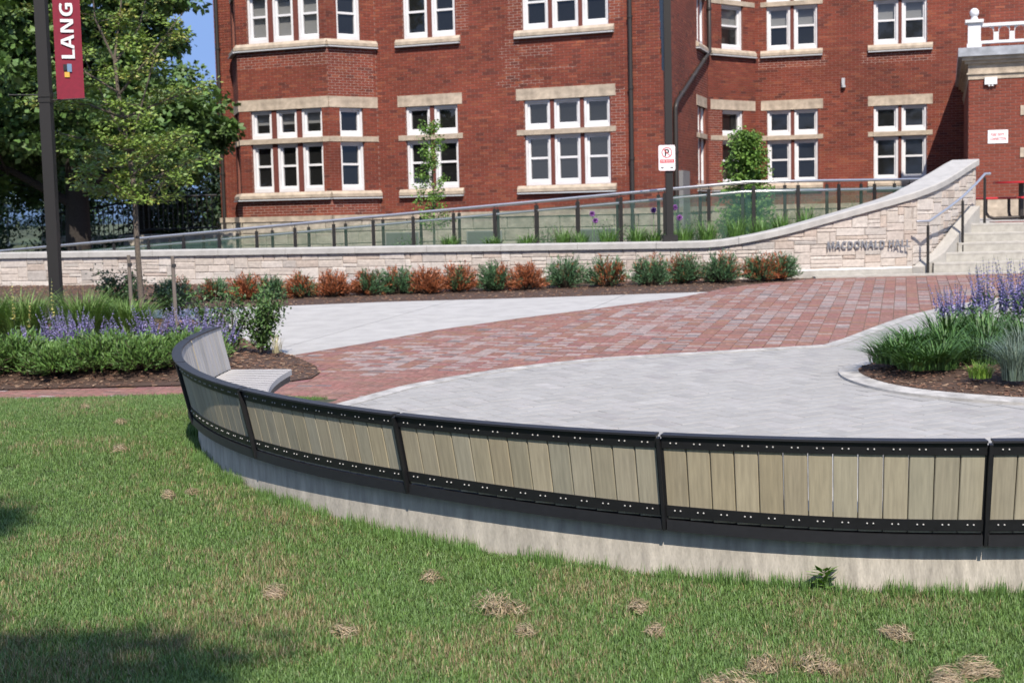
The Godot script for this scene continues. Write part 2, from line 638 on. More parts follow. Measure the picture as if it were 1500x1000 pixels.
func build_paving() -> void:
	# white concrete walk
	var walk := pv([-16, 17.9, -4.4, 19.25, -3.9, 18.2, -2.75, 15.6] + BRICK_TOP + [0.53, 21.24, -1.87, 21.12, -3.41, 20.82, -4.78, 20.72, -16, 20.2])
	var under := MB.new()
	under.slab(walk, func(x, d): return gy(x, d) - 0.02, 0.0, Color.WHITE)
	var walk_o := structure(under, "concrete_walk", M.greysand)
	var ca := cos(0.29)
	var sa := sin(0.29)
	for i in range(-7, 5):
		for j in range(-2, 3):
			var q := PackedVector2Array()
			for uv in [[0, 0], [1, 0], [1, 1], [0, 1]]:
				var u: float = (i + uv[0]) * 2.4 + (0.006 if uv[0] == 0 else -0.006)
				var w: float = (j + uv[1]) * 3.2 + (0.006 if uv[1] == 0 else -0.006)
				q.append(Vector2(-1.5 + u * ca + w * sa, 19.0 - u * sa + w * ca))
			if Geometry2D.is_polygon_clockwise(q):
				q.reverse()
			for r in Geometry2D.intersect_polygons(q, walk):
				if Geometry2D.is_polygon_clockwise(r):
					continue
				var pm := MB.new()
				var t := rnd(0.94, 1.0)
				pm.slab(r, func(x, d): return gy(x, d), 0.08, Color(t, t, t * rnd(0.985, 1.0)))
				part(pm, "concrete_slab", M.slab, walk_o)
	# red and grey clay pavers
	var brick := pv(BRICK_TOP + [3.5, 22.4, 4.3, 23.15, 5.2, 23.72, 12.0, 23.72] + rev(BRICK_LOW) + [-2.0, 11.3, -2.3, 11.88, -14, 11.95, -14, 12.72, -2.6, 12.78, -2.05, 12.86, -1.86, 13.05, -1.83, 13.4, -1.93, 13.87, -2.17, 14.5])
	var bs := MB.new()
	bs.slab(brick, func(x, d): return gy(x, d) - 0.012, 0.0, Color.WHITE)
	var bo := structure(bs, "brick_paving", M.sand)
	var wear := FastNoiseLite.new()
	wear.seed = 5
	wear.frequency = 0.35
	var col_of := {}
	pave(bo, brick, PackedVector2Array(), -0.27, 0.16, 0.08, 0, 0.006, 0.0, "brick_paver", M.brickpaver, func(c: Vector2, k: int) -> Color:
		var e := edge_dist(c, brick)
		var nz := wear.get_noise_2d(c.x, c.y)
		var pale := (0.6 if posmod(k, 2) == 0 else 0.22) + nz * 0.6
		if e < 0.4 or c.y < 13.2:
			pale = 0.05 + nz * 0.25
		var b := rnd(0.86, 1.14)
		if rng.randf() < pale:
			return Color(0.36 * b, 0.285 * b, 0.265 * b) if rng.randf() < 0.85 else Color(0.19 * b, 0.165 * b, 0.165 * b)
		if rng.randf() < 0.12:
			return Color(0.24 * b, 0.14 * b, 0.12 * b)
		return Color(0.29 * b, rnd(0.13, 0.165) * b, rnd(0.10, 0.13) * b))
	# pale grey pavers
	var grey := []
	for k in 50:
		var a := deg_to_rad(97.0 - k * 2.6)
		grey.append(CX - 3.86 * sin(a)); grey.append(CD - 3.86 * cos(a))
	grey.append_array([9.0, 6.0, 13.0, 8.0, 12.0, 21.3])
	grey.append_array(rev(BRICK_LOW.slice(0, BRICK_LOW.size() - 2)))
	var gp := pv(grey)
	var gs := MB.new()
	gs.slab(gp, func(x, d): return gy(x, d) - 0.016, 0.0, Color.WHITE)
	var go := structure(gs, "grey_paving", M.greysand)
	pave(go, gp, chaikin(pv(BED_R)), -0.27 + PI / 4, 0.30, 0.15, 1, 0.008, -0.002, "grey_paver", M.paver, func(c: Vector2, _k: int) -> Color:
		var b := rnd(0.90, 1.06) * (1.0 + 0.05 * wear.get_noise_2d(c.x * 2.0 + 50.0, c.y * 2.0))
		if rng.randf() < 0.06:
			b *= 1.09
		return Color(0.315 * b, 0.31 * b, 0.295 * b))
	# pale edging stones between the two
	var ed := MB.new()
	var pts := pv(BRICK_LOW)
	var curve := Curve2D.new()
	for p in pts:
		curve.add_point(p)
	var n := int(curve.get_baked_length() / 0.6)
	var eo: MeshInstance3D = null
	for i in n:
		var sm := MB.new()
		var s0 := curve.get_baked_length() * i / n + 0.003
		var s1 := curve.get_baked_length() * (i + 1) / n - 0.003
		var a := curve.sample_baked(s0)
		var b := curve.sample_baked(s1)
		var nrm := (b - a).normalized().orthogonal() * 0.075
		var q := PackedVector2Array([a + nrm, a - nrm, b - nrm, b + nrm])
		var t := rnd(0.9, 1.0)
		sm.slab(q, func(x, d): return gy(x, d) + 0.006, 0.04, Color(t, t, t))
		if eo == null:
			eo = structure(sm, "paving_edge", M.edging)
		else:
			part(sm, "edging_stone", M.edging, eo)
	# kerb ring of the planting bed and its mulch
	var bed := chaikin(pv(BED_R))
	var inner: PackedVector2Array = Geometry2D.offset_polygon(bed, -0.17)[0]
	var kb := MB.new()
	var m := bed.size()
	for i in m:
		var a := bed[i]
		var b := bed[(i + 1) % m]
		var ia := Geometry2D.get_closest_point_to_segment(a, inner[0], inner[1])
		var ib := ia
		var da := 1e9
		var db := 1e9
		for k in inner.size():
			var c1 := Geometry2D.get_closest_point_to_segment(a, inner[k], inner[(k + 1) % inner.size()])
			var c2 := Geometry2D.get_closest_point_to_segment(b, inner[k], inner[(k + 1) % inner.size()])
			if c1.distance_to(a) < da:
				da = c1.distance_to(a); ia = c1
			if c2.distance_to(b) < db:
				db = c2.distance_to(b); ib = c2
		var h := 0.02
		kb.quad(P(a.x, a.y, gy(0, a.y) + h), P(b.x, b.y, gy(0, b.y) + h), P(ib.x, ib.y, gy(0, ib.y) + h + 0.012), P(ia.x, ia.y, gy(0, ia.y) + h + 0.012), Color.WHITE)
		kb.quad(P(a.x, a.y, gy(0, a.y) - 0.1), P(b.x, b.y, gy(0, b.y) - 0.1), P(b.x, b.y, gy(0, b.y) + h), P(a.x, a.y, gy(0, a.y) + h), Color.WHITE)
	structure(kb, "bed_kerb", M.edging)
	bed_mulch(inner, "mulch_bed", 0.03, 0.10)
	# bed on the left and the bed at the foot of the stone wall
	bed_mulch(pv([-14, 12.72, -2.6, 12.78, -2.05, 12.86, -1.86, 13.05, -1.83, 13.4, -1.93, 13.87, -2.17, 14.5, -2.34, 14.84, -2.75, 15.6, -3.9, 18.2, -4.4, 19.25, -14, 18.15]), "mulch_bed_near_lawn", 0.01, 0.08)
	bed_mulch(pv([-16, 20.2, -4.78, 20.72, -3.41, 20.82, -1.87, 21.12, 0.53, 21.24, 2.98, 21.55, 3.5, 22.4, 4.3, 23.15, 5.2, 23.72, 5.2, 24.3, 3.6, 24.3, -14, 29.6, -18, 30]), "mulch_bed_by_wall", 0.0, 0.02)

# mulch: a slightly domed sheet strewn with bark chips
func bed_mulch(poly: PackedVector2Array, called: String, up: float, dome: float) -> void:
	var mb := MB.new()
	var bb := Rect2(poly[0], Vector2.ZERO)
	for p in poly:
		bb = bb.expand(p)
	var st := 0.3
	var hf := func(x: float, d: float) -> float:
		return minf(gy(x, d), 0.56) + up + dome * sstep(0.0, 0.9, edge_dist(Vector2(x, d), poly)) * (1.0 if Geometry2D.is_point_in_polygon(Vector2(x, d), poly) else 0.0)
	for i in int(bb.size.x / st) + 1:
		for j in int(bb.size.y / st) + 1:
			var x := bb.position.x + i * st
			var d := bb.position.y + j * st
			var cell := PackedVector2Array([Vector2(x, d), Vector2(x + st, d), Vector2(x + st, d + st), Vector2(x, d + st)])
			for r in Geometry2D.intersect_polygons(cell, poly):
				if r.size() >= 3:
					mb.slab(r, hf, 0.0, Color.WHITE)
	structure(mb, called, M.mulch)
	var chip := MB.new()
	chip.cbox(Transform3D.IDENTITY, Vector3(0.05, 0.016, 0.008), 0.002, Color.WHITE)
	var ts := []
	var cs := []
	var tries := int(bb.size.x * bb.size.y * 420)
	for i in mini(tries, 30000):
		var p := bb.position + Vector2(rng.randf(), rng.randf()) * bb.size
		if p.y < 9.0 or absf(p.x) / p.y > 0.52 or not Geometry2D.is_point_in_polygon(p, poly):
			continue
		var s := rnd(0.35, 0.95)
		ts.append(Transform3D(Basis.from_euler(Vector3(rnd(-0.5, 0.5) - PI / 2, rnd(0, TAU), rnd(-0.4, 0.4))).scaled(Vector3(s, s, s)), P(p.x, p.y, hf.call(p.x, p.y) + rnd(0.0, 0.015))))
		var b := rnd(0.5, 1.6)
		cs.append(Color(0.12 * b, 0.066 * b, 0.042 * b) if rng.randf() < 0.8 else Color(0.22 * b, 0.15 * b, 0.10 * b))
	var o := multi(chip.mesh(), "bark_chips", M.chip, self, ts, cs)
	o.name = numbered("bark_chips")
	stuff(o, "loose brown bark chips strewn over the " + ("kerbed bed on the right" if called == "mulch_bed" else ("bed behind the lawn" if called == "mulch_bed_near_lawn" else "bed below the stone wall")), "mulch")

# ---------------------------------------------------------------- the brick hall
var BR := {}      # collectors of the wall being built

var weather := FastNoiseLite.new()

func brick_tone(at := Vector3.ZERO) -> Color:
	weather.frequency = 0.45
	weather.fractal_octaves = 3
	var b := rnd(0.84, 1.14) * (1.0 + 0.38 * weather.get_noise_3dv(at))
	var k := rng.randf()
	if k < 0.08:
		return Color(0.18 * b, 0.05 * b, 0.034 * b)
	if k < 0.22:
		return Color(0.33 * b, 0.095 * b, 0.05 * b)
	return Color(0.275 * b, 0.066 * b, 0.038 * b)

# wall in the plane through o with direction u and outward normal nn; holes and pale are Rect2(u, y, w, h)
func brick_wall(hall: Node3D, called: String, o: Vector3, u: Vector3, nn: Vector3, u0: float, u1: float, y0: float, y1: float, holes: Array, pale: Array, own := 0) -> MeshInstance3D:
	var mo := MB.new()
	var us := [u0, u1]
	var ys := [y0, y1]
	for h in holes:
		us.append_array([h.position.x, h.end.x])
		ys.append_array([h.position.y, h.end.y])
	us.sort(); ys.sort()
	var at := func(a: float, y: float, k: float) -> Vector3: return Vector3(o.x, y, o.z) + u * a + nn * k
	for i in us.size() - 1:
		for j in ys.size() - 1:
			if us[i + 1] - us[i] < 1e-4 or ys[j + 1] - ys[j] < 1e-4:
				continue
			var c := Vector2((us[i] + us[i + 1]) * 0.5, (ys[j] + ys[j + 1]) * 0.5)
			var open := false
			for h in holes:
				if h.has_point(c):
					open = true
			if not open:
				mo.quad(at.call(us[i], ys[j], 0), at.call(us[i + 1], ys[j], 0), at.call(us[i + 1], ys[j + 1], 0), at.call(us[i], ys[j + 1], 0), Color.WHITE)
	for h in holes:     # reveals
		var a: float = h.position.x
		var b: float = h.end.x
		var p: float = h.position.y
		var q: float = h.end.y
		var k := -0.3
		var rc := Color(0.7, 0.42, 0.36)
		mo.quad(at.call(a, p, 0), at.call(a, p, k), at.call(a, q, k), at.call(a, q, 0), rc)
		mo.quad(at.call(b, p, k), at.call(b, p, 0), at.call(b, q, 0), at.call(b, q, k), rc)
		mo.quad(at.call(a, q, 0), at.call(a, q, k), at.call(b, q, k), at.call(b, q, 0), rc)
		mo.quad(at.call(a, p, k), at.call(a, p, 0), at.call(b, p, 0), at.call(b, p, k), rc)
	var wall := part(mo, called, M.mortar, hall)
	if not pale.is_empty():
		for r in pale:
			var pm := MB.new()
			pm.quad(at.call(r.position.x, r.position.y, 0.0025), at.call(r.end.x, r.position.y, 0.0025), at.call(r.end.x, r.end.y, 0.0025), at.call(r.position.x, r.end.y, 0.0025), Color.WHITE)
			part(pm, "repointed_mortar", M.mortar_pale, wall)
	var mb := MB.new()
	var ch := 0.0705
	var bl := 0.2265
	var pr := 0.008
	var rows := int((y1 - y0) / ch)
	var made := 0
	var shapes := []
	if own > 0:
		for k in 8:
			var one := MB.new()
			one.cbox(Transform3D.IDENTITY, Vector3(bl - 0.011, ch - 0.011, 0.016), 0.002, brick_tone())
			shapes.append(one.mesh())
	for j in rows:
		var yb := y0 + j * ch + 0.0055
		var yt := yb + ch - 0.011
		var ym := (yb + yt) * 0.5
		var start := u0 - (bl * 0.5 if j % 2 == 1 else 0.0)
		var kmax := int((u1 - start) / bl) + 1
		for i in kmax:
			var a := maxf(start + i * bl + 0.0055, u0)
			var b := minf(start + (i + 1) * bl - 0.0055, u1)
			if b - a < 0.02:
				continue
			var segs := [[a, b]]
			for h in holes:
				if ym > h.position.y and ym < h.end.y:
					var nx := []
					for s in segs:
						if s[1] <= h.position.x or s[0] >= h.end.x:
							nx.append(s)
						else:
							if h.position.x - s[0] > 0.02:
								nx.append([s[0], h.position.x])
							if s[1] - h.end.x > 0.02:
								nx.append([h.end.x, s[1]])
					segs = nx
			for s in segs:
				if made < own and absf(s[1] - s[0] - bl + 0.011) < 0.001 and s[1] < 1.75:
					var bs := Basis(u, Vector3.UP, nn)
					inst(shapes[rng.randi() % 8], "brick", M.brick, wall, Transform3D(bs, at.call((s[0] + s[1]) * 0.5, ym, 0.0)))
					made += 1
					continue
				var t := brick_tone(at.call(s[0], yb, 0.0))
				var f0: Vector3 = at.call(s[0], yb, pr)
				var f1: Vector3 = at.call(s[1], yb, pr)
				var f2: Vector3 = at.call(s[1], yt, pr)
				var f3: Vector3 = at.call(s[0], yt, pr)
				var bk := nn * -pr
				mb.quad(f0, f1, f2, f3, t)
				mb.quad(f3, f2, f2 + bk, f3 + bk, t)
				mb.quad(f0 + bk, f1 + bk, f1, f0, t)
				mb.quad(f0 + bk, f0, f3, f3 + bk, t)
				mb.quad(f1, f1 + bk, f2 + bk, f2, t)
	stuff(part(mb, "brickwork", M.brick, wall))
	return wall

func bar(mb: MB, o: Vector3, u: Vector3, nn: Vector3, u0: float, u1: float, y0: float, y1: float, k0: float, k1: float, col := Color.WHITE) -> void:
	var t := Transform3D(Basis(u, Vector3.UP, nn), Vector3(o.x, (y0 + y1) * 0.5, o.z) + u * ((u0 + u1) * 0.5) + nn * ((k0 + k1) * 0.5))
	mb.box(t, Vector3(u1 - u0, y1 - y0, k1 - k0), col)

# one light of a window: white frame, sash, pane, perhaps a blind
func window(hall: Node3D, o: Vector3, u: Vector3, nn: Vector3, u0: float, u1: float, y0: float, y1: float, split: bool, blind: float) -> void:
	var fr := MB.new()
	var fw := 0.06
	var a := u0 + 0.004
	var b := u1 - 0.004
	var p := y0 + 0.004
	var q := y1 - 0.004
	bar(fr, o, u, nn, a, a + fw, p, q, -0.2, -0.055)
	bar(fr, o, u, nn, b - fw, b, p, q, -0.2, -0.055)
	bar(fr, o, u, nn, a + fw, b - fw, q - fw, q, -0.2, -0.057)
	bar(fr, o, u, nn, a + fw, b - fw, p, p + 0.10, -0.2, -0.05)
	var w := part(fr, "window", M.white, hall)
	var sh := MB.new()
	var sw := 0.05
	bar(sh, o, u, nn, a + fw, a + fw + sw, p + 0.10, q - fw, -0.19, -0.115)
	bar(sh, o, u, nn, b - fw - sw, b - fw, p + 0.10, q - fw, -0.19, -0.115)
	bar(sh, o, u, nn, a + fw + sw, b - fw - sw, q - fw - 0.045, q - fw, -0.19, -0.117)
	bar(sh, o, u, nn, a + fw + sw, b - fw - sw, p + 0.10, p + 0.16, -0.19, -0.113)
	if split:
		var ym := lerpf(p + 0.12, q - fw, 0.52)
		bar(sh, o, u, nn, a + fw + sw, b - fw - sw, ym - 0.028, ym + 0.028, -0.19, -0.105)
	part(sh, "sash", M.white, w)
	var gl := MB.new()
	var pt := func(x: float, y: float, k: float) -> Vector3: return Vector3(o.x, y, o.z) + u * x + nn * k
	gl.quad(pt.call(a + fw, p + 0.1, -0.155), pt.call(b - fw, p + 0.1, -0.155), pt.call(b - fw, q - fw, -0.155), pt.call(a + fw, q - fw, -0.155), Color.WHITE)
	part(gl, "pane", M.pane, w)
	if blind > 0.0:
		var bm := MB.new()
		var yb := lerpf(q - fw, p + 0.12, blind)
		bar(bm, o, u, nn, a + fw, b - fw, yb, q - 0.01, -0.235, -0.225)
		part(bm, "blind", M.blind, w)

# a group of lights on two rows (small lights over sashes) with lintel, transom and sill; lights is [[u0, u1], ...]
func window_group(hall: Node3D, o: Vector3, u: Vector3, nn: Vector3, lights: Array, lift: float, s0: float, s1: float, blinds: Array, trim := true, base := 2.44) -> Rect2:
	var a: float = lights[0][0]
	var b: float = lights[lights.size() - 1][1]
	for i in lights.size():
		window(hall, o, u, nn, lights[i][0], lights[i][1], base + lift, 3.73 + lift, true, blinds[i])
		window(hall, o, u, nn, lights[i][0], lights[i][1], 3.86 + lift, 4.62 + lift, false, 1.0 if blinds[i] >= 0.99 else (0.55 if not trim and lights.size() > 1 else 0.0))
		if i > 0:
			var mu := MB.new()
			bar(mu, o, u, nn, lights[i - 1][1], lights[i][0], base + lift, 3.73 + lift, -0.25, -0.03)
			bar(mu, o, u, nn, lights[i - 1][1], lights[i][0], 3.86 + lift, 4.62 + lift, -0.25, -0.03)
			part(mu, "mullion", M.mullion, hall)
	var tr := MB.new()
	bar(tr, o, u, nn, a + 0.002, b - 0.002, 3.73 + lift, 3.86 + lift, -0.25, 0.05)
	part(tr, "transom_stone", M.limestone, hall)
	if trim:
		for e in [[s0, a + 0.001], [b - 0.001, s1]]:
			var te := MB.new()
			bar(te, o, u, nn, e[0], e[1], 3.73 + lift, 3.87 + lift, -0.1, 0.02)
			part(te, "transom_end_stone", M.limestone, hall)
		var li := MB.new()
		bar(li, o, u, nn, s0, s1, 4.62 + lift, 4.91 + lift, -0.25, 0.022)
		part(li, "lintel", M.limestone, hall)
		if base < 2.5:
			sill(hall, o, u, nn, s0, s1, lift)
	return Rect2(a, base + lift, b - a, 4.62 - base)

func sill(hall: Node3D, o: Vector3, u: Vector3, nn: Vector3, s0: float, s1: float, lift: float) -> void:
	var si := MB.new()
	var at := func(x: float, y: float, k: float) -> Vector3: return Vector3(o.x, y + lift, o.z) + u * x + nn * k
	# weathered slope on top, drip edge below
	var pr := [[-0.24, 2.28], [0.09, 2.28], [0.09, 2.36], [0.02, 2.437], [-0.24, 2.437]]
	for i in pr.size():
		var c: Array = pr[i]
		var d: Array = pr[(i + 1) % pr.size()]
		si.quad(at.call(s0, c[1], c[0]), at.call(s1, c[1], c[0]), at.call(s1, d[1], d[0]), at.call(s0, d[1], d[0]), Color.WHITE)
	for e in [s0, s1]:
		for i in range(1, pr.size() - 1):
			si.tri(at.call(e, pr[0][1], pr[0][0]), at.call(e, pr[i][1], pr[i][0]), at.call(e, pr[i + 1][1], pr[i + 1][0]), Color.WHITE)
	part(si, "sill", M.limestone, hall)
	var fl := MB.new()
	bar(fl, o, u, nn, s0 + 0.01, s1 - 0.01, 2.225 + lift, 2.258 + lift, 0.0, 0.115)
	part(fl, "sill_flashing", M.flash, hall)

func plan_wall(a: Vector2, b: Vector2) -> Array:
	var u := Vector3(b.x - a.x, 0, -(b.y - a.y))
	var l := u.length()
	u = u / l
	return [P(a.x, a.y, 0), u, Vector3(-u.z, 0, u.x), l]

# big pale stones of the foundation
func foundation(hall: Node3D, o: Vector3, u: Vector3, nn: Vector3, u0: float, u1: float, y0: float, y1: float) -> void:
	var back := MB.new()
	bar(back, o, u, nn, u0, u1, y0, y1 - 0.01, -0.2, 0.03)
	var w := part(back, "foundation", M.plinth, hall)
	var rows := 4
	var h := (y1 - 0.14 - y0) / rows
	for j in rows:
		var x := u0 - rnd(0.0, 0.5)
		while x < u1:
			var l := rnd(0.55, 1.1)
			var a := maxf(x, u0)
			var b := minf(x + l, u1)
			if b - a > 0.05:
				var st := MB.new()
				var t := rnd(0.85, 1.1)
				st.cbox(Transform3D(Basis(u, Vector3.UP, nn), Vector3(o.x, y0 + (j + 0.5) * h, o.z) + u * ((a + b) * 0.5) + nn * 0.045), Vector3(b - a - 0.012, h - 0.012, 0.07 + rnd(0.0, 0.02)), 0.018, Color(t, t, t * 0.98))
				part(st, "foundation_stone", M.plinth, w)
			x += l
	var wt := MB.new()      # water table
	bar(wt, o, u, nn, u0, u1, y1 - 0.14, y1, -0.1, 0.11)
	part(wt, "water_table", M.limestone, w)

func pipe(hall: Node3D, pts: Array, r := 0.05) -> void:
	var mb := MB.new()
	var rr := []
	for p in pts:
		rr.append(r)
	mb.tube(pts, rr, 10, Color.WHITE)
	var o := part(mb, "downpipe", M.pipe, hall)
	for i in pts.size() - 1:
		var n := int((pts[i] - pts[i + 1]).length() / 1.6)
		for k in n:
			var c: Vector3 = lerp(pts[i], pts[i + 1], (k + 0.6) / n)
			var dir: Vector3 = (pts[i + 1] - pts[i]).normalized()
			var cm := MB.new()
			cm.tube([c - dir * 0.03, c + dir * 0.03], [r * 1.3, r * 1.3], 10, Color.WHITE)
			part(cm, "pipe_collar", M.pipe, o)

func build_hall() -> void:
	var hall := thing("brick_hall", "large red brick hall with white windows, pale stone trim and a canted bay", "building", P(1.0, 40.0, 0.5))
	var top := 9.4
	var plb := 1.8
	# --- main gable face A
	var ya := deg_to_rad(22.5)
	var o := P(-2.19, 38.0, 0)
	var u := Vector3(cos(ya), 0, sin(ya))
	var nn := Vector3(-sin(ya), 0, cos(ya))
	var holes := []
	for lift in [0.0, 3.95]:
		holes.append(window_group(hall, o, u, nn, [[-0.54, 0.16], [0.28, 0.98]], lift, -0.76, 1.12, [0.0, 0.0]))
		holes.append(window_group(hall, o, u, nn, [[2.86, 3.56], [3.66, 4.37], [4.47, 5.18]], lift, 2.65, 5.33, [0.0, 0.0, 0.0]))
	var pale := [Rect2(2.35, 4.95, 0.42, 1.25), Rect2(2.2, 5.7, 1.5, 0.3), Rect2(2.1, 5.0, 1.3, 0.15), Rect2(2.3, 5.35, 2.0, 0.08), Rect2(1.0, 6.5, 0.35, 1.2), Rect2(2.45, 6.4, 0.4, 1.6), Rect2(5.22, 2.6, 0.35, 2.2), Rect2(5.2, 6.5, 0.3, 1.2)]
	holes.append(Rect2(-5.62, plb, 4.08, top - plb - 0.3))      # open into the bay
	brick_wall(hall, "gable_wall", o, u, nn, -6.44, 6.56, plb, top, holes, pale)
	foundation(hall, o, u, nn, -6.44, 6.56, 0.4, plb)
	for bw in [[-1.2, 0.85], [1.2, 0.85], [4.3, 0.85]]:
		var bm := MB.new()
		bar(bm, o, u, nn, bw[0], bw[0] + 1.0, 0.78, 1.30, 0.05, 0.12, Color(0.35, 0.36, 0.36))
		var fo := part(bm, "basement_window", M.white, hall)
		var gm := MB.new()
		bar(gm, o, u, nn, bw[0] + 0.03, bw[0] + 0.97, 0.83, 1.28, 0.1, 0.124)
		part(gm, "dark_pane", M.room, fo)
	# --- bay
	var c1 := Vector2(-4.65, 37.6)
	var c0 := c1 + Vector2(-cos(ya), sin(ya)) * 2.752
	var j1 := Vector2(-3.46, 38.5)
	var j0 := c0 + Vector2(-0.40, 1.40)
	var facets := [[j0, c0, [[0.45, 1.05]], [0.0]], [c0, c1, [[0.35, 0.98], [1.125, 1.753], [1.9, 2.54]], [1.0, 1.0, 1.0]], [c1, j1, [[0.317, 1.04]], [0.0]]]
	for f in facets:
		var w := plan_wall(f[0], f[1])
		var hs := []
		for lift in [0.0, 3.95]:
			hs.append(window_group(hall, w[0], w[1], w[2], f[2], lift, 0, 1, f[3] if lift > 1.0 else [0.0, 0.0, 0.0], false))
			var li := MB.new()
			bar(li, w[0], w[1], w[2], 0.0, w[3], 4.62 + lift, 4.91 + lift, -0.25, 0.022)
			part(li, "belt_course", M.limestone, hall)
			var te := MB.new()
			bar(te, w[0], w[1], w[2], 0.0, f[2][0][0] - 0.001, 3.73 + lift, 3.87 + lift, -0.1, 0.02)
			bar(te, w[0], w[1], w[2], f[2][f[2].size() - 1][1] + 0.001, w[3], 3.73 + lift, 3.87 + lift, -0.1, 0.02)
			part(te, "transom_band", M.limestone, hall)
			sill(hall, w[0], w[1], w[2], -0.02, w[3] + 0.02, lift)
		var pl := [Rect2(0.0, 5.72, w[3], 0.47), Rect2(0, 1.85, w[3], 0.38)] if f[2].size() > 1 else [Rect2(0.0, 4.95, w[3] - 0.08, 1.22), Rect2(0, 1.85, w[3] - 0.08, 0.38)]
		brick_wall(hall, "bay_wall", w[0], w[1], w[2], 0.0, w[3], plb, top, hs, pl)
		foundation(hall, w[0], w[1], w[2], 0.0, w[3], 0.4, plb)
	# --- side wall, canted inner corner, rear face B, porch
	var sw := plan_wall(Vector2(3.87, 35.49), Vector2(5.88, 41.9))
	var hs2 := []
	for lift in [0.0, 3.95]:
		hs2.append(window_group(hall, sw[0], sw[1], sw[2], [[4.95, 5.5], [5.62, 6.17]], lift, 4.75, 6.42, [0.0, 0.0], true))
	brick_wall(hall, "side_wall", sw[0], sw[1], sw[2], 0.0, sw[3], plb, top, hs2, [Rect2(4.7, 4.95, 1.9, 1.2)])
	foundation(hall, sw[0], sw[1], sw[2], 0.0, sw[3], 0.4, plb)
	var dr := MB.new()
	bar(dr, sw[0], sw[1], sw[2], 1.95, 2.95, 0.6, 2.75, 0.0, 0.12)
	part(dr, "grey_service_door", M.greydoor, hall)
	var yb := deg_to_rad(17.0)
	var ob := P(8.46, 43.0, 0)
	var ub := Vector3(cos(yb), 0, sin(yb))
	var nb := Vector3(-sin(yb), 0, cos(yb))
	var bj := Vector2(8.46 - cos(yb), 43.0 + sin(yb))
	var fc := plan_wall(Vector2(5.88, 41.9), bj)
	var hs3 := []
	for lift in [0.0, 3.95]:
		hs3.append(window_group(hall, fc[0], fc[1], fc[2], [[0.62, 1.58]], lift, 0.1, fc[3] - 0.02, [0.55 if lift > 1.0 else 0.0], true))
	brick_wall(hall, "canted_wall", fc[0], fc[1], fc[2], 0.0, fc[3], plb, top, hs3, [Rect2(0.0, 2.4, 0.6, 2.2)])
	foundation(hall, fc[0], fc[1], fc[2], 0.0, fc[3], 0.4, plb)
	var hs4 := []
	for lift in [0.0, 3.95]:
		hs4.append(window_group(hall, ob, ub, nb, [[-0.65, 0.05], [0.15, 0.85]], lift, -0.83, 1.0, [0.5 if lift > 1.0 else 0.0, 0.45 if lift > 1.0 else 0.0]))
		hs4.append(window_group(hall, ob, ub, nb, [[2.46, 3.16], [3.25, 3.96]], lift, 2.3, 4.13, [0.5 if lift > 1.0 else 0.0, 0.5 if lift > 1.0 else 0.0]))
	brick_wall(hall, "rear_wall", ob, ub, nb, -1.0, 9.0, plb, top, hs4, [Rect2(-0.9, 5.85, 2.0, 0.34), Rect2(2.1, 5.85, 2.1, 0.34)])
	foundation(hall, ob, ub, nb, -1.0, 9.0, 0.4, plb)
	var lm := MB.new()
	bar(lm, ob, ub, nb, 1.55, 1.64, 5.27, 5.47, 0.0, 0.12)
	lm.tube([ob + ub * 1.6 + Vector3(0, 5.27, 0) + nb * 0.07, ob + ub * 1.6 + Vector3(0, 5.2, 0) + nb * 0.07], [0.055, 0.07], 10, Color.WHITE)
	part(lm, "wall_lamp", M.flash, hall)
	# porch block with its balcony
	var oc := P(10.63, 33.0, 0)
	var ph := [Rect2(2.6, 1.8, 1.3, 2.2)]
	brick_wall(hall, "porch_wall", oc, ub, nb, 0.0, 6.0, 1.8, 4.55, ph, [], 290)
	var sd := plan_wall(Vector2(10.63, 33.0) + Vector2(sin(yb), cos(yb)) * 9.0, Vector2(10.63, 33.0))
	brick_wall(hall, "porch_side_wall", sd[0], sd[1], sd[2], 0.0, sd[3], 1.8, 4.55, [], [])
	var pb := MB.new()
	bar(pb, oc, ub, nb, -0.03, 6.0, 1.3, 1.8, -8.0, 0.05)
	part(pb, "porch_base", M.limestone, hall)
	var pd := MB.new()
	bar(pd, oc, ub, nb, 2.6, 3.9, 1.8, 4.0, -0.3, -0.2)
	part(pd, "porch_door", M.greydoor, hall)
	var cn := MB.new()      # cornice in steps
	bar(cn, oc, ub, nb, -0.02, 6.0, 4.55, 4.66, -9.0, 0.03)
	bar(cn, oc, ub, nb, -0.05, 6.0, 4.662, 4.70, -9.0, 0.07)
	bar(cn, oc, ub, nb, -0.02, 6.0, 4.702, 4.90, -9.0, 0.03)
	bar(cn, oc, ub, nb, -0.09, 6.0, 4.902, 4.97, -9.0, 0.10)
	bar(cn, oc, ub, nb, -0.16, 6.0, 4.972, 5.06, -9.0, 0.17)
	part(cn, "porch_cornice", M.limestone, hall)
	var fa := MB.new()
	bar(fa, oc, ub, nb, -0.24, 6.0, 5.062, 5.255, -9.0, 0.25)
	part(fa, "lead_fascia", M.lead, hall)
	var pe := MB.new()
	bar(pe, oc, ub, nb, -0.05, 0.27, 5.257, 5.36, -0.30, 0.03)
	bar(pe, oc, ub, nb, -0.03, 0.25, 5.362, 5.83, -0.28, 0.01)
	bar(pe, oc, ub, nb, -0.09, 0.31, 5.832, 5.90, -0.34, 0.07)
	var bc := oc + ub * 0.11 + nb * -0.135
	pe.ball(Vector3(bc.x, 6.07, bc.z), Vector3(0.105, 0.105, 0.105), 10, 16, Color.WHITE)
	pe.tube([Vector3(bc.x, 5.9, bc.z), Vector3(bc.x, 5.99, bc.z)], [0.10, 0.06], 14, Color.WHITE)
	part(pe, "balcony_pedestal", M.white, hall)
	var bl := MB.new()
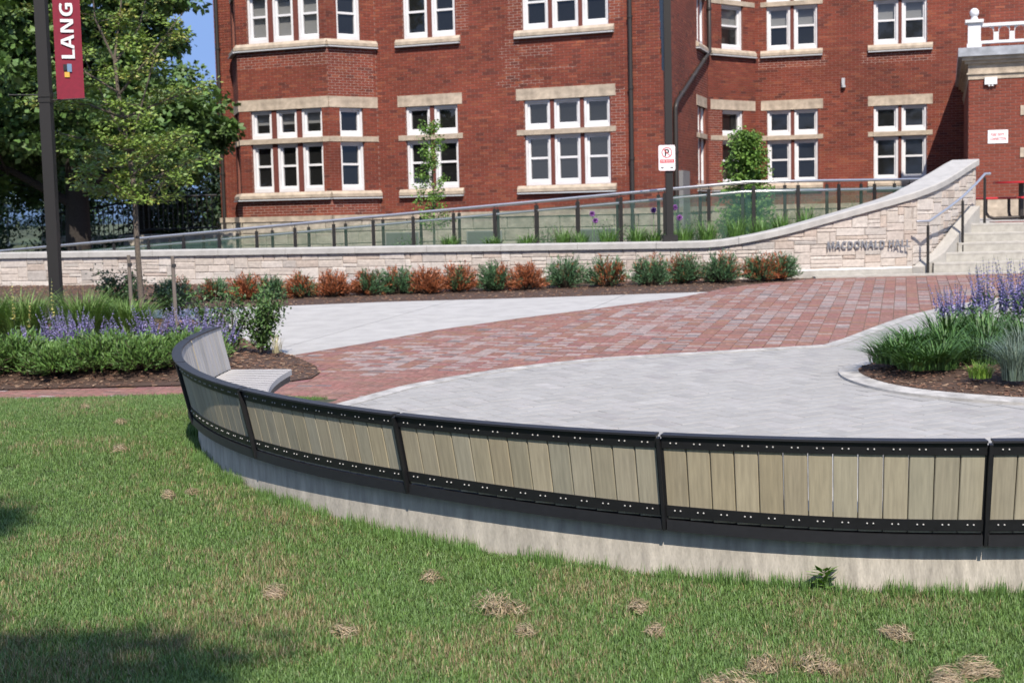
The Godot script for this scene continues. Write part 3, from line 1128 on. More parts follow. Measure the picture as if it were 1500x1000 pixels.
	bar(bl, oc, ub, nb, 0.25, 6.0, 5.36, 5.42, -0.22, -0.05)
	bar(bl, oc, ub, nb, 0.25, 6.0, 5.74, 5.81, -0.24, -0.03)
	var bo := part(bl, "balustrade", M.white, hall)
	for k in 18:
		var x := 0.585 + k * 0.345
		var bm := MB.new()
		# each post flares into arches on both sides
		bar(bm, oc, ub, nb, x - 0.055, x + 0.055, 5.42, 5.61, -0.19, -0.08)
		for s in [-1, 1]:
			for q in 5:
				var t0 := PI * 0.5 * q / 5.0
				var w0 := 0.118 * (1.0 - sin(PI * 0.5 - t0)) + 0.004
				bar(bm, oc, ub, nb, minf(x + s * 0.05, x + s * (0.055 + w0)), maxf(x + s * 0.05, x + s * (0.055 + w0)), 5.60 + 0.13 * sin(t0), 5.745, -0.187 + 0.001 * q, -0.083 - 0.001 * q)
		part(bm, "baluster", M.white, bo)
	# wall above the porch, set back
	var ou := oc - nb * 3.4
	brick_wall(hall, "upper_porch_wall", ou, ub, nb, 0.55, 6.5, 5.2, top, [Rect2(2.2, 5.5, 1.4, 2.4)], [])
	window(hall, ou, ub, nb, 2.2, 3.6, 5.5, 7.9, true, 0.0)
	# things fixed to the wall
	var eb := MB.new()
	bar(eb, oc, ub, nb, 0.34, 0.61, 4.42, 4.58, 0.01, 0.09)
	bar(eb, oc, ub, nb, 0.42, 0.46, 4.38, 4.42, 0.03, 0.08)
	bar(eb, oc, ub, nb, 0.49, 0.53, 4.38, 4.42, 0.03, 0.08)
	part(eb, "emergency_light_box", M.white, hall)
	var e2 := MB.new()
	for y in [1.95, 2.75, 3.7]:
		bar(e2, oc, ub, nb, 1.12, 1.3, y, y + 0.22, -0.1, 0.03)
	part(e2, "quoin_stone", M.limestone, hall)
	pipe(hall, [o + u * 5.76 + nn * 0.08 + Vector3(0, 9.3, 0), o + u * 5.76 + nn * 0.08 + Vector3(0, 0.6, 0)], 0.055)
	var so: Vector3 = sw[0]
	var su: Vector3 = sw[1]
	var sn: Vector3 = sw[2]
	pipe(hall, [so + su * 6.55 + sn * 0.09 + Vector3(0, 9.3, 0), so + su * 6.55 + sn * 0.09 + Vector3(0, 6.25, 0), so + su * 1.4 + sn * 0.09 + Vector3(0, 4.5, 0), so + su * 1.15 + sn * 0.09 + Vector3(0, 4.3, 0), so + su * 1.15 + sn * 0.09 + Vector3(0, 0.6, 0)], 0.06)
	pipe(hall, [o + u * -6.3 + nn * 0.08 + Vector3(0, 9.3, 0), o + u * -6.3 + nn * 0.08 + Vector3(0, 0.6, 0)], 0.055)
	# dim rooms behind the windows, and a roof
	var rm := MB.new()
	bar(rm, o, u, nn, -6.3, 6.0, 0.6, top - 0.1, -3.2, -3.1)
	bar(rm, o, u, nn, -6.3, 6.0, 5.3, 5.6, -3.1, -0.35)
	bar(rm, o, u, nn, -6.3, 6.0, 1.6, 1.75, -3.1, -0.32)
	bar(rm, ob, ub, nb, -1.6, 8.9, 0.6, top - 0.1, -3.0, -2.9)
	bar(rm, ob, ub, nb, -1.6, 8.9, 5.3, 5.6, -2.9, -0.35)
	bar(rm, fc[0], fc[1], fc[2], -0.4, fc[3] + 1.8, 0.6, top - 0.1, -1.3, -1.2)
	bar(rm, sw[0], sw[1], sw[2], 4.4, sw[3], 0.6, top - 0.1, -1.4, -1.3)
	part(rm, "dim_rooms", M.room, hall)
	var rf := MB.new()
	var py := top
	rf.quad(P(-8.6, 40.6, py), P(4.0, 35.3, py), P(6.1, 42.0, py + 3.0), P(-6.0, 49.0, py + 4.5), Color.WHITE)
	rf.quad(P(6.0, 41.8, py), P(7.5, 43.2, py), P(9.0, 49.0, py + 4.5), P(-6.0, 49.0, py + 4.5), Color.WHITE)
	rf.quad(P(7.5, 43.2, py), P(17.5, 40.2, py), P(19.5, 47.0, py + 4.5), P(9.0, 49.0, py + 4.5), Color.WHITE)
	part(rf, "roof", M.roof, hall)
	var bk := MB.new()
	bk.quad(P(-8.14, 40.46, 0.4), P(-4.3, 49.8, 0.4), P(-4.3, 49.8, top), P(-8.14, 40.46, top), brick_tone())
	part(bk, "end_wall", M.brick, hall)

# ---------------------------------------------------------------- stone ramp wall
var WP: Array = []      # plan points of the wall's front face
var WS: Array = []      # arc length at each

func wall_at(s: float) -> Array:      # [point, tangent]
	var i := 0
	while i < WS.size() - 2 and s > WS[i + 1]:
		i += 1
	var a: Vector2 = WP[i]
	var b: Vector2 = WP[i + 1]
	return [a + (b - a) * ((s - WS[i]) / (WS[i + 1] - WS[i])), (b - a).normalized()]

func ramp_in(x: float, tab: Array) -> float:
	if x <= tab[0][0]:
		return tab[0][1]
	for i in tab.size() - 1:
		if x <= tab[i + 1][0]:
			return lerpf(tab[i][1], tab[i + 1][1], (x - tab[i][0]) / (tab[i + 1][0] - tab[i][0]))
	return tab[tab.size() - 1][1]

var CAPT := [[3.45, 1.11], [4.0, 1.18], [4.68, 1.31], [5.86, 1.605], [6.82, 1.84], [7.5, 2.04], [7.9, 2.18], [8.25, 2.32], [8.55, 2.46]]

func cap_y(s: float) -> float:
	return ramp_in((wall_at(s)[0] as Vector2).x, CAPT)

func stone_mesh(w: float, h: float, col: Color) -> ArrayMesh:
	var mb := MB.new()
	var xs := [-0.5 * w, -0.5 * w + minf(0.014, w * 0.2), rnd(-0.12, 0.12) * w, 0.5 * w - minf(0.014, w * 0.2), 0.5 * w]
	var ys := [-0.5 * h, -0.5 * h + minf(0.012, h * 0.2), rnd(-0.12, 0.12) * h, 0.5 * h - minf(0.012, h * 0.2), 0.5 * h]
	var g := []
	for j in 5:
		var row := []
		for i in 5:
			var z := 0.0 if (i == 0 or i == 4 or j == 0 or j == 4) else 0.005 + rnd(0.0, 0.012)
			row.append(Vector3(xs[i] + rnd(-0.003, 0.003), ys[j] + rnd(-0.003, 0.003), z))
		g.append(row)
	for j in 4:
		for i in 4:
			mb.quad(g[j][i], g[j][i + 1], g[j + 1][i + 1], g[j + 1][i], col)
	var bk := Vector3(0, 0, -0.06)
	for i in 4:
		mb.quad(g[0][i] + bk, g[0][i + 1] + bk, g[0][i + 1], g[0][i], col)
		mb.quad(g[4][i + 1] + bk, g[4][i] + bk, g[4][i], g[4][i + 1], col)
		mb.quad(g[i + 1][0] + bk, g[i][0] + bk, g[i][0], g[i + 1][0], col)
		mb.quad(g[i][4] + bk, g[i + 1][4] + bk, g[i + 1][4], g[i][4], col)
	return mb.mesh()

func build_ramp_wall() -> void:
	var dir := Vector2(-cos(deg_to_rad(16.7)), sin(deg_to_rad(16.7)))
	var k := Vector2(3.45, 24.06)
	WP = [k + dir * 19.0, k, Vector2(4.4, 24.02), Vector2(5.4, 24.05), Vector2(6.3, 24.12), Vector2(6.85, 24.26), Vector2(7.25, 24.54), Vector2(7.6, 24.95), Vector2(7.92, 25.38), Vector2(8.24, 25.78), Vector2(8.55, 26.12)]
	WS = [0.0]
	for i in WP.size() - 1:
		WS.append(WS[i] + (WP[i + 1] - WP[i]).length())
	var total: float = WS[WS.size() - 1]
	var wall := thing("stone_ramp_wall", "long pale ashlar wall with smooth coping that sweeps up beside the steps", "wall", P(0, 25.2, 0.5))
	# core
	var core := MB.new()
	var n := 120
	for i in n:
		var s0 := total * i / n
		var s1 := total * (i + 1) / n
		var a: Vector2 = wall_at(s0)[0]
		var b: Vector2 = wall_at(s1)[0]
		var ta: Vector2 = wall_at(s0)[1]
		var nrm := Vector2(-ta.y, ta.x)      # away from the front
		if nrm.y < 0:
			nrm = -nrm
		var h0 := cap_y(s0)
		var h1 := cap_y(s1)
		var a2 := a + nrm * 0.4
		var b2 := b + nrm * 0.4
		core.quad(P(a.x, a.y, 0.35), P(b.x, b.y, 0.35), P(b.x, b.y, h1), P(a.x, a.y, h0), Color.WHITE)
		core.quad(P(b2.x, b2.y, 0.35), P(a2.x, a2.y, 0.35), P(a2.x, a2.y, h0), P(b2.x, b2.y, h1), Color.WHITE)
		if i == n - 1:
			core.quad(P(b.x, b.y, 0.35), P(b2.x, b2.y, 0.35), P(b2.x, b2.y, h1), P(b.x, b.y, h1), Color.WHITE)
	part(core, "wall_core", M.stonemortar, wall)
	# random ashlar on a grid of small cells
	var cw := 0.055
	var chh := 0.066
	var y0 := 0.46
	var nx := int(total / cw)
	var ny := 32
	var grid := {}
	var free := func(i: int, j: int) -> bool:
		if i >= nx or j >= ny or grid.has(i * 64 + j):
			return false
		var xw: Vector2 = wall_at((i + 0.5) * cw)[0]
		return y0 + j * chh + 0.02 < ramp_in(xw.x, CAPT)
	var start := int(3.2 / cw)
	var pieces := []
	for j in ny:
		var i := start
		while i < nx:
			if not free.call(i, j):
				i += 1
				continue
			var w := rng.randi_range(4, 10)
			var h := 1 if rng.randf() < 0.30 else (2 if rng.randf() < 0.72 else 3)
			if h >= 2:
				w = maxi(w, 4)
			var ww := 0
			while ww < w and free.call(i + ww, j):
				ww += 1
			if ww < w and ww > 0 and ww <= 2:
				pass
			var hh := 1
			while hh < h:
				var ok := true
				for q in ww:
					if not free.call(i + q, j + hh):
						ok = false
				if not ok:
					break
				hh += 1
			# do not leave a sliver
			var left := 0
			while left < 2 and free.call(i + ww + left, j):
				left += 1
			if left == 1:
				var fits := true
				for r in hh:
					if not free.call(i + ww, j + r):
						fits = false
				if fits:
					ww += 1
			for q in ww:
				for r in hh:
					grid[(i + q) * 64 + j + r] = true
			pieces.append([i, j, ww, hh])
			i += ww
	for pc in pieces:
		var s0: float = pc[0] * cw
		var s1: float = (pc[0] + pc[2]) * cw
		var a: Vector2 = wall_at(s0)[0]
		var b: Vector2 = wall_at(s1)[0]
		var mid := (a + b) * 0.5
		var yb: float = y0 + pc[1] * chh
		var yt: float = minf(y0 + (pc[1] + pc[3]) * chh, cap_y((s0 + s1) * 0.5) + 0.03)
		var u := Vector3(b.x - a.x, 0, -(b.y - a.y)).normalized()
		var nn := Vector3(-u.z, 0, u.x)
		var t := rnd(0.9, 1.08)
		var kq := rng.randf()
		var col := Color(0.53 * t, 0.475 * t, 0.42 * t)
		if kq < 0.22:
			col = Color(0.50 * t, 0.425 * t, 0.365 * t)
		elif kq < 0.5:
			col = Color(0.575 * t, 0.53 * t, 0.48 * t)
		elif kq < 0.6:
			col = Color(0.47 * t, 0.435 * t, 0.395 * t)
		var msh := stone_mesh((b - a).length() - 0.004, maxf(yt - yb - 0.004, 0.015), col)
		inst(msh, "wall_stone", M.wallstone, wall, Transform3D(Basis(u, Vector3.UP, nn), P(mid.x, mid.y, (yb + yt) * 0.5) + nn * (0.004 + rnd(0.0, 0.009))))
	# coping
	var segs := 18
	for i in segs:
		var cm := MB.new()
		var sub := 5
		for q in sub:
			var s0 := total * (i + float(q) / sub) / segs + (0.003 if q == 0 and i < 15 else 0.0)
			var s1 := total * (i + float(q + 1) / sub) / segs - (0.003 if q == sub - 1 and i < 14 else 0.0)
			var cs := []
			for s in [s0, s1]:
				var wa: Array = wall_at(s)
				var wb: Array = wall_at(minf(s + 0.35, total))
				var wc: Array = wall_at(maxf(s - 0.35, 0.0))
				var tg: Vector2 = ((wb[0] as Vector2) - (wc[0] as Vector2)).normalized()
				var nr := Vector2(-tg.y, tg.x)
				var pt: Vector2 = wa[0]
				var y: float = (cap_y(s) + cap_y(minf(s + 0.2, total)) + cap_y(maxf(s - 0.2, 0))) / 3.0
				var f := pt - nr * 0.065
				var bq := pt + nr * 0.46
				cs.append([P(f.x, f.y, y), P(f.x, f.y, y + 0.095), P((f + nr * 0.015).x, (f + nr * 0.015).y, y + 0.112), P(bq.x, bq.y, y + 0.112), P(bq.x, bq.y, y)])
			for e in 5:
				cm.quad(cs[0][e], cs[1][e], cs[1][(e + 1) % 5], cs[0][(e + 1) % 5], Color.WHITE)
			if q == 0 or q == sub - 1:
				var en: Array = cs[0] if q == 0 else cs[1]
				cm.quad(en[0], en[1], en[3], en[4], Color.WHITE)
				cm.tri(en[1], en[2], en[3], Color.WHITE)
		part(cm, "coping_stone", M.cap, wall)
	# concrete foot with a flashed ledge under the lettered stretch
	var ft := MB.new()
	var fl := MB.new()
	var st := MB.new()
	var s_a: float = WS[1] + 0.55
	for i in 30:
		var s0 := lerpf(s_a, WS[5], i / 30.0)
		var s1 := lerpf(s_a, WS[5], (i + 1) / 30.0)
		var a: Vector2 = wall_at(s0)[0]
		var b: Vector2 = wall_at(s1)[0]
		var f := Vector2(0, -0.055)
		ft.quad(P(a.x, a.y - 0.055, 0.4), P(b.x, b.y - 0.055, 0.4), P(b.x, b.y - 0.055, 0.685), P(a.x, a.y - 0.055, 0.685), Color.WHITE)
		fl.quad(P(a.x, a.y - 0.06, 0.686), P(b.x, b.y - 0.06, 0.686), P(b.x, b.y, 0.712), P(a.x, a.y, 0.712), Color.WHITE)
	part(ft, "wall_foot", M.steps, wall)
	part(fl, "ledge_flashing", M.white, wall)
	# lettering
	letters("MACDONALD HALL", wall, "lettering", M.letter, P(6.07, 24.055, 1.105), Vector3(1, 0, -0.09).normalized(), Vector3(0.012, 1, 0).normalized(), 1.44, 0.128, 0.022)
	# white boulders at the foot of the wall
	for q in [[3.42, 23.35, 0.24], [4.35, 23.6, 0.22], [-2.6, 24.7, 0.3], [0.1, 24.0, 0.25]]:
		var bm := MB.new()
		var pos := P(q[0], q[1], minf(gy(0, q[1]), 0.56))
		bm.ball(pos + Vector3(0, 0.06, 0), Vector3(q[2], 0.12, 0.15), 7, 10, Color.WHITE)
		for i in bm.v.size():
			bm.v[i] += Vector3(rnd(-0.015, 0.015), rnd(-0.015, 0.015), rnd(-0.015, 0.015))
		var lb := "pale boulder beside the last rusty shrub near the steps"
		if q[0] == 4.35:
			lb = "pale boulder where the red paving meets the lettered wall"
		elif q[0] == -2.6:
			lb = "pale boulder partly hidden behind rusty shrubs at the left of the wall"
		elif q[0] == 0.1:
			lb = "pale boulder half hidden behind shrubs at mid wall"
		single(bm, "boulder", M.boulder, pos, lb, "boulder", "boulders at the foot of the wall")

func letters(s: String, parent: Node3D, called: String, m: Material, centre: Vector3, right: Vector3, up: Vector3, w: float, h: float, depth: float) -> MeshInstance3D:
	var tm := TextMesh.new()
	var f := SystemFont.new()
	f.font_names = PackedStringArray(["Droid Sans"])
	f.font_weight = 700
	tm.font = f
	tm.text = s
	tm.font_size = 64
	tm.depth = 0.1
	var bb := tm.get_aabb()
	var nn := right.cross(up).normalized()
	var bs := Basis(right * (w / bb.size.x), up * (h / bb.size.y), nn * (depth / bb.size.z))
	var t := Transform3D(bs, centre - bs * bb.get_center())
	return inst(tm, called, m, parent, t)

# ---------------------------------------------------------------- steps, terrace, rails, table
func build_stairs_and_porch_things() -> void:
	var st := thing("concrete_steps", "five wide concrete steps at the end of the stone wall", "steps", P(9.5, 24.6, 0.58))
	var lefts := [7.18, 7.45, 7.78, 7.97, 8.18]
	for i in 5:
		var mb := MB.new()
		var y := 0.605 + 0.157 * (i + 1)
		var d0 := 24.08 + i * 0.3
		var d1 := 34.0 if i == 4 else d0 + 0.34
		var x0: float = lefts[i] - (0.45 if i > 0 else 0.0)
		var t := rnd(0.92, 1.0)
		mb.box(Transform3D(Basis.IDENTITY, P((lefts[i] + 15.0) * 0.5, (d0 + d1) * 0.5, (y + 0.4) * 0.5)), Vector3(15.0 - lefts[i], y - 0.4, d1 - d0), Color(t, t, t * 0.98))
		mb.cbox(Transform3D(Basis.IDENTITY, P((lefts[i] + 15.0) * 0.5, d0 + 0.004, y - 0.019)), Vector3(15.0 - lefts[i], 0.044, 0.016), 0.006, Color(1.25, 1.25, 1.22))
		part(mb, "terrace_slab" if i == 4 else "step", M.steps, st)
	var kb := MB.new()
	kb.box(Transform3D(Basis.IDENTITY, P(10.0, 23.9, 0.55)), Vector3(9.8, 0.09, 0.34), Color(1.12, 1.12, 1.1))
	part(kb, "landing_strip", M.steps, st)
	# sloping stringer between wall and steps
	var sg := MB.new()
	var pa := [Vector2(6.85, 24.2), Vector2(7.27, 24.49), Vector2(7.64, 24.9), Vector2(7.96, 25.33), Vector2(8.28, 25.73)]
	var pb := [Vector2(7.0, 24.06), Vector2(7.44, 24.33), Vector2(7.8, 24.74), Vector2(8.12, 25.18), Vector2(8.45, 25.58)]
	var hy := [0.70, 0.93, 1.21, 1.47, 1.70]
	for i in 4:
		sg.quad(P(pb[i].x, pb[i].y, 0.45), P(pb[i + 1].x, pb[i + 1].y, 0.45), P(pb[i + 1].x, pb[i + 1].y, hy[i + 1]), P(pb[i].x, pb[i].y, hy[i]), Color.WHITE)
		sg.quad(P(pb[i].x, pb[i].y, hy[i]), P(pb[i + 1].x, pb[i + 1].y, hy[i + 1]), P(pa[i + 1].x, pa[i + 1].y, hy[i + 1]), P(pa[i].x, pa[i].y, hy[i]), Color.WHITE)
	sg.quad(P(pa[0].x, pa[0].y, 0.45), P(pb[0].x, pb[0].y, 0.45), P(pb[0].x, pb[0].y, hy[0]), P(pa[0].x, pa[0].y, hy[0]), Color.WHITE)
	sg.quad(P(pb[4].x, pb[4].y, 0.45), P(pa[4].x, pa[4].y, 0.45), P(pa[4].x, pa[4].y, hy[4]), P(pb[4].x, pb[4].y, hy[4]), Color.WHITE)
	part(sg, "stringer", M.steps, st)
	# stainless handrail
	var hr := thing("stair_handrail", "stainless handrail on three posts beside the concrete steps", "handrail", P(7.05, 24.1, 0.7))
	for q in [[7.06, 24.02, 0.6, 1.40], [7.86, 24.7, 0.9, 1.80], [8.5, 25.48, 1.36, 2.20]]:
		var pm := MB.new()
		pm.tube([P(q[0], q[1], q[2]), P(q[0], q[1], q[3])], [0.024, 0.024], 10, Color.WHITE)
		pm.tube([P(q[0], q[1], q[3]), P(q[0], q[1], q[3] + 0.07)], [0.008, 0.008], 6, Color.WHITE)
		part(pm, "post", M.railpost, hr)
	var rr := MB.new()
	rr.tube([P(6.86, 24.0, 1.47), P(7.08, 24.02, 1.47), P(7.5, 24.36, 1.68), P(7.86, 24.7, 1.87), P(8.2, 25.1, 2.07), P(8.5, 25.48, 2.265), P(8.62, 25.55, 2.27)], [0.022, 0.022, 0.022, 0.022, 0.022, 0.022, 0.022], 10, Color.WHITE)
	part(rr, "rail", M.stainless, hr)
	# tactile strip on the terrace edge
	var mt := MB.new()
	mt.box(Transform3D(Basis.IDENTITY, P(11.4, 25.95, 1.398)), Vector3(5.2, 0.012, 0.32), Color.WHITE)
	single(mt, "tactile_strip", M.mat, P(11.4, 25.95, 1.39), "dark red warning strip laid along the top of the steps", "warning strip")
	# picnic table
	var tb := thing("picnic_table", "red metal picnic table with dark bent tube frame on the terrace", "picnic table", P(10.42, 29.0, 1.39))
	var c := P(10.42, 29.0, 1.39)
	var tp := MB.new()
	tp.tube([c + Vector3(0, 0.735, 0), c + Vector3(0, 0.775, 0)], [0.56, 0.56], 8, Color.WHITE)
	part(tp, "tabletop", M.red, tb)
	var cp := MB.new()
	cp.tube([c, c + Vector3(0, 0.735, 0)], [0.055, 0.055], 10, Color.WHITE)
	part(cp, "column", M.pipe, tb)
	for i in 4:
		var a := PI * 0.5 * i + PI
		var o := Vector3(cos(a), 0, sin(a))
		var sd := Vector3(-o.z, 0, o.x)
		var sm := MB.new()
		sm.cbox(Transform3D(Basis(sd, -o, Vector3.UP), c + o * 0.72 + Vector3(0, 0.445, 0)), Vector3(0.62, 0.28, 0.035), 0.015, Color.WHITE)
		part(sm, "seat", M.red, tb)
		var fm := MB.new()
		fm.tube([c + o * 0.04 + Vector3(0, 0.05, 0), c + o * 0.55 + Vector3(0, 0.035, 0), c + o * 0.66 + Vector3(0, 0.07, 0), c + o * 0.72 + Vector3(0, 0.16, 0), c + o * 0.72 + Vector3(0, 0.43, 0)], [0.032, 0.032, 0.032, 0.032, 0.032], 10, Color.WHITE)
		part(fm, "bent_leg", M.pipe, tb)
	# sign on the porch wall
	var yb := deg_to_rad(17.0)
	var ub := Vector3(cos(yb), 0, sin(yb))
	var nb := Vector3(-sin(yb), 0, cos(yb))
	var oc := P(10.63, 33.0, 0)
	var sn := MB.new()
	bar(sn, oc, ub, nb, 0.42, 0.855, 3.085, 3.385, 0.01, 0.02, Color(0.8, 0.8, 0.82))
	var so := single(sn, "wall_sign", M.sign, oc + ub * 0.64 + Vector3(0, 3.23, 0), "small white sign with red lettering on the porch brickwork", "sign")
	var ctr := oc + ub * 0.6375 + nb * 0.022
	letters("FIRE DEPT.", so, "lettering", M.red, ctr + Vector3(0, 3.28, 0), ub, Vector3.UP, 0.31, 0.062, 0.004)
	letters("CONNECTION", so, "lettering", M.red, ctr + Vector3(0, 3.185, 0), ub, Vector3.UP, 0.35, 0.062, 0.004)

# ---------------------------------------------------------------- glazed ramp rail
func build_ramp_rail() -> void:
	var near_pts := [P(-11.2, 29.75, 1.19), P(-5.53, 27.9, 1.56), P(-1.36, 26.9, 1.845), P(2.85, 25.8, 2.13), P(4.25, 25.45, 2.225), P(5.6, 25.5, 2.215), P(8.0, 26.6, 2.21)]
	for run in 2:
		var pts := []
		for p in near_pts:
			pts.append(p + (Vector3(0.42, 0.02, -1.45) if run == 1 else Vector3.ZERO))
		var r := thing("ramp_railing", "glazed steel railing nearest the stone wall, rising along the ramp" if run == 0 else "second glazed railing along the far side of the ramp", "railing", pts[3] - Vector3(0, 1.0, 0), "ramp railings")
		var tr := MB.new()
		var rad := []
		for p in pts:
			rad.append(0.024)
		tr.tube(pts, rad, 8, Color.WHITE)
		part(tr, "top_rail", M.stainless, r)
		var low := []
		for p in pts:
			low.append(p + Vector3(0.0, -0.17, 0.07 if run == 1 else -0.07))
		var lr := MB.new()
		rad.fill(0.019)
		lr.tube(low, rad, 8, Color.WHITE)
		part(lr, "handrail", M.stainless, r)
		# posts by arc length
		var acc := 0.0
		var next := 0.2 if run == 0 else 0.62
		var posts := []
		for i in pts.size() - 1:
			var a: Vector3 = pts[i]
			var b: Vector3 = pts[i + 1]
			var l := (b - a).length()
			while next < acc + l:
				posts.append([lerp(a, b, (next - acc) / l), (b - a).normalized()])
				next += 0.80
			acc += l
		for q in posts:
			var p: Vector3 = q[0]
			var tg: Vector3 = q[1]
			tg.y = 0
			tg = tg.normalized()
			var pm := MB.new()
			var base := maxf(0.55, p.y - 1.1)
			pm.box(Transform3D(Basis(tg, Vector3.UP, tg.cross(Vector3.UP)), Vector3(p.x, (p.y - 0.07 + base) * 0.5, p.z)), Vector3(0.062, p.y - 0.07 - base, 0.025), Color.WHITE)
			pm.tube([Vector3(p.x, p.y - 0.08, p.z), p], [0.008, 0.008], 6, Color.WHITE)
			pm.tube([Vector3(p.x, p.y - 0.17, p.z), Vector3(p.x, p.y - 0.17, p.z + (0.07 if run == 1 else -0.07))], [0.008, 0.008], 6, Color.WHITE)
			part(pm, "post", M.railpost, r)
		for i in posts.size() - 1:
			var a: Vector3 = posts[i][0]
			var b: Vector3 = posts[i + 1][0]
			var tg := (b - a)
			var off := tg.normalized() * 0.05
			a += off
			b -= off
			var base_a := maxf(0.55, a.y - 1.05)
			var base_b := maxf(0.55, b.y - 1.05)
			var nz := Vector3(tg.z, 0, -tg.x).normalized() * 0.005
			var gm := MB.new()
			var dn := Vector3(0, -0.13, 0)
			var q0 := Vector3(a.x, base_a, a.z)
			var q1 := Vector3(b.x, base_b, b.z)
			gm.quad(q0, q1, b + dn, a + dn, Color.WHITE)
			part(gm, "glass_panel", M.railglass, r)
	# ramp deck and the ground behind the wall
	var rd := MB.new()
	for i in near_pts.size() - 1:
		var a: Vector3 = near_pts[i]
		var b: Vector3 = near_pts[i + 1]
		var o := Vector3(0.42, 0, -1.45)
		var da := Vector3(0, maxf(0.56, a.y - 1.04) - a.y, 0)
		var db := Vector3(0, maxf(0.56, b.y - 1.04) - b.y, 0)
		rd.quad(a + da, b + db, b + o + db, a + o + da, Color.WHITE)
	structure(rd, "ramp", M.steps)
	var gs := MB.new()
	gs.slab(pv([-6.0, 27.25, 3.55, 24.4, 5.5, 24.4, 8.3, 26.4, 8.0, 27.0, 5.6, 25.45, 4.2, 25.4, -1.4, 26.85, -6.0, 27.95]), func(_x, _d): return 1.10, 0.5, Color.WHITE)
	structure(gs, "garden_strip", M.mulch)
	var g2 := MB.new()
	g2.slab(pv([-9.0, 40.0, -10.5, 31.2, -1.0, 28.5, 4.6, 27.0, 8.5, 28.2, 9.5, 33.0, 12.0, 42.5, 7.0, 43.0, 4.0, 36.0, -3.0, 38.6]), func(_x, _d): return 0.86, 0.4, Color.WHITE)
	structure(g2, "garden_behind_ramp", M.mulch)

# ---------------------------------------------------------------- the curved bench
func bp(r: float, deg: float, h: float) -> Vector3:
	var a := deg_to_rad(deg)
	var d := CD - r * cos(a)
	return Vector3(CX - r * sin(a), SL * d + h, -d)

# profile [[r, h], ...] swept round the circle
func sweep(mb: MB, prof: Array, a0: float, a1: float, step: float, col: Color) -> void:
	var n := maxi(1, int(ceil(absf(a1 - a0) / step)))
	var m := prof.size()
	for i in n:
		var s := a0 + (a1 - a0) * i / n
		var e := a0 + (a1 - a0) * (i + 1) / n
		for k in m:
			var p: Array = prof[k]
			var q: Array = prof[(k + 1) % m]
			mb.quad(bp(p[0], s, p[1]), bp(p[0], e, p[1]), bp(q[0], e, q[1]), bp(q[0], s, q[1]), col)
	for e in [a0, a1]:
		for k in range(1, m - 1):
			mb.tri(bp(prof[0][0], e, prof[0][1]), bp(prof[k][0], e, prof[k][1]), bp(prof[k + 1][0], e, prof[k + 1][1]), col)

func sweep_low(mb: MB, prof: Array, a0: float, a1: float, step: float) -> void:
	var n := maxi(1, int(ceil(absf(a1 - a0) / step)))
	var m := prof.size()
	for i in n + 1:
		var s := a0 + (a1 - a0) * i / n
		var e := a0 + (a1 - a0) * minf(i + 1, n) / n
		var ls := back_low(s)
		var le := back_low(e)
		if i < n:
			for k in m:
				var p: Array = prof[k]
				var q: Array = prof[(k + 1) % m]
				mb.quad(bp(p[0], s, ls + p[1]), bp(p[0], e, le + p[1]), bp(q[0], e, le + q[1]), bp(q[0], s, ls + q[1]), Color.WHITE)
		if i == 0 or i == n:
			for k in range(1, m - 1):
				mb.tri(bp(prof[0][0], s, ls + prof[0][1]), bp(prof[k][0], s, ls + prof[k][1]), bp(prof[k + 1][0], s, ls + prof[k + 1][1]), Color.WHITE)

func back_low(deg: float) -> float:      # underside of the back above the paving
	return lerpf(0.408, 0.462, sstep(8.0, 42.0, deg))

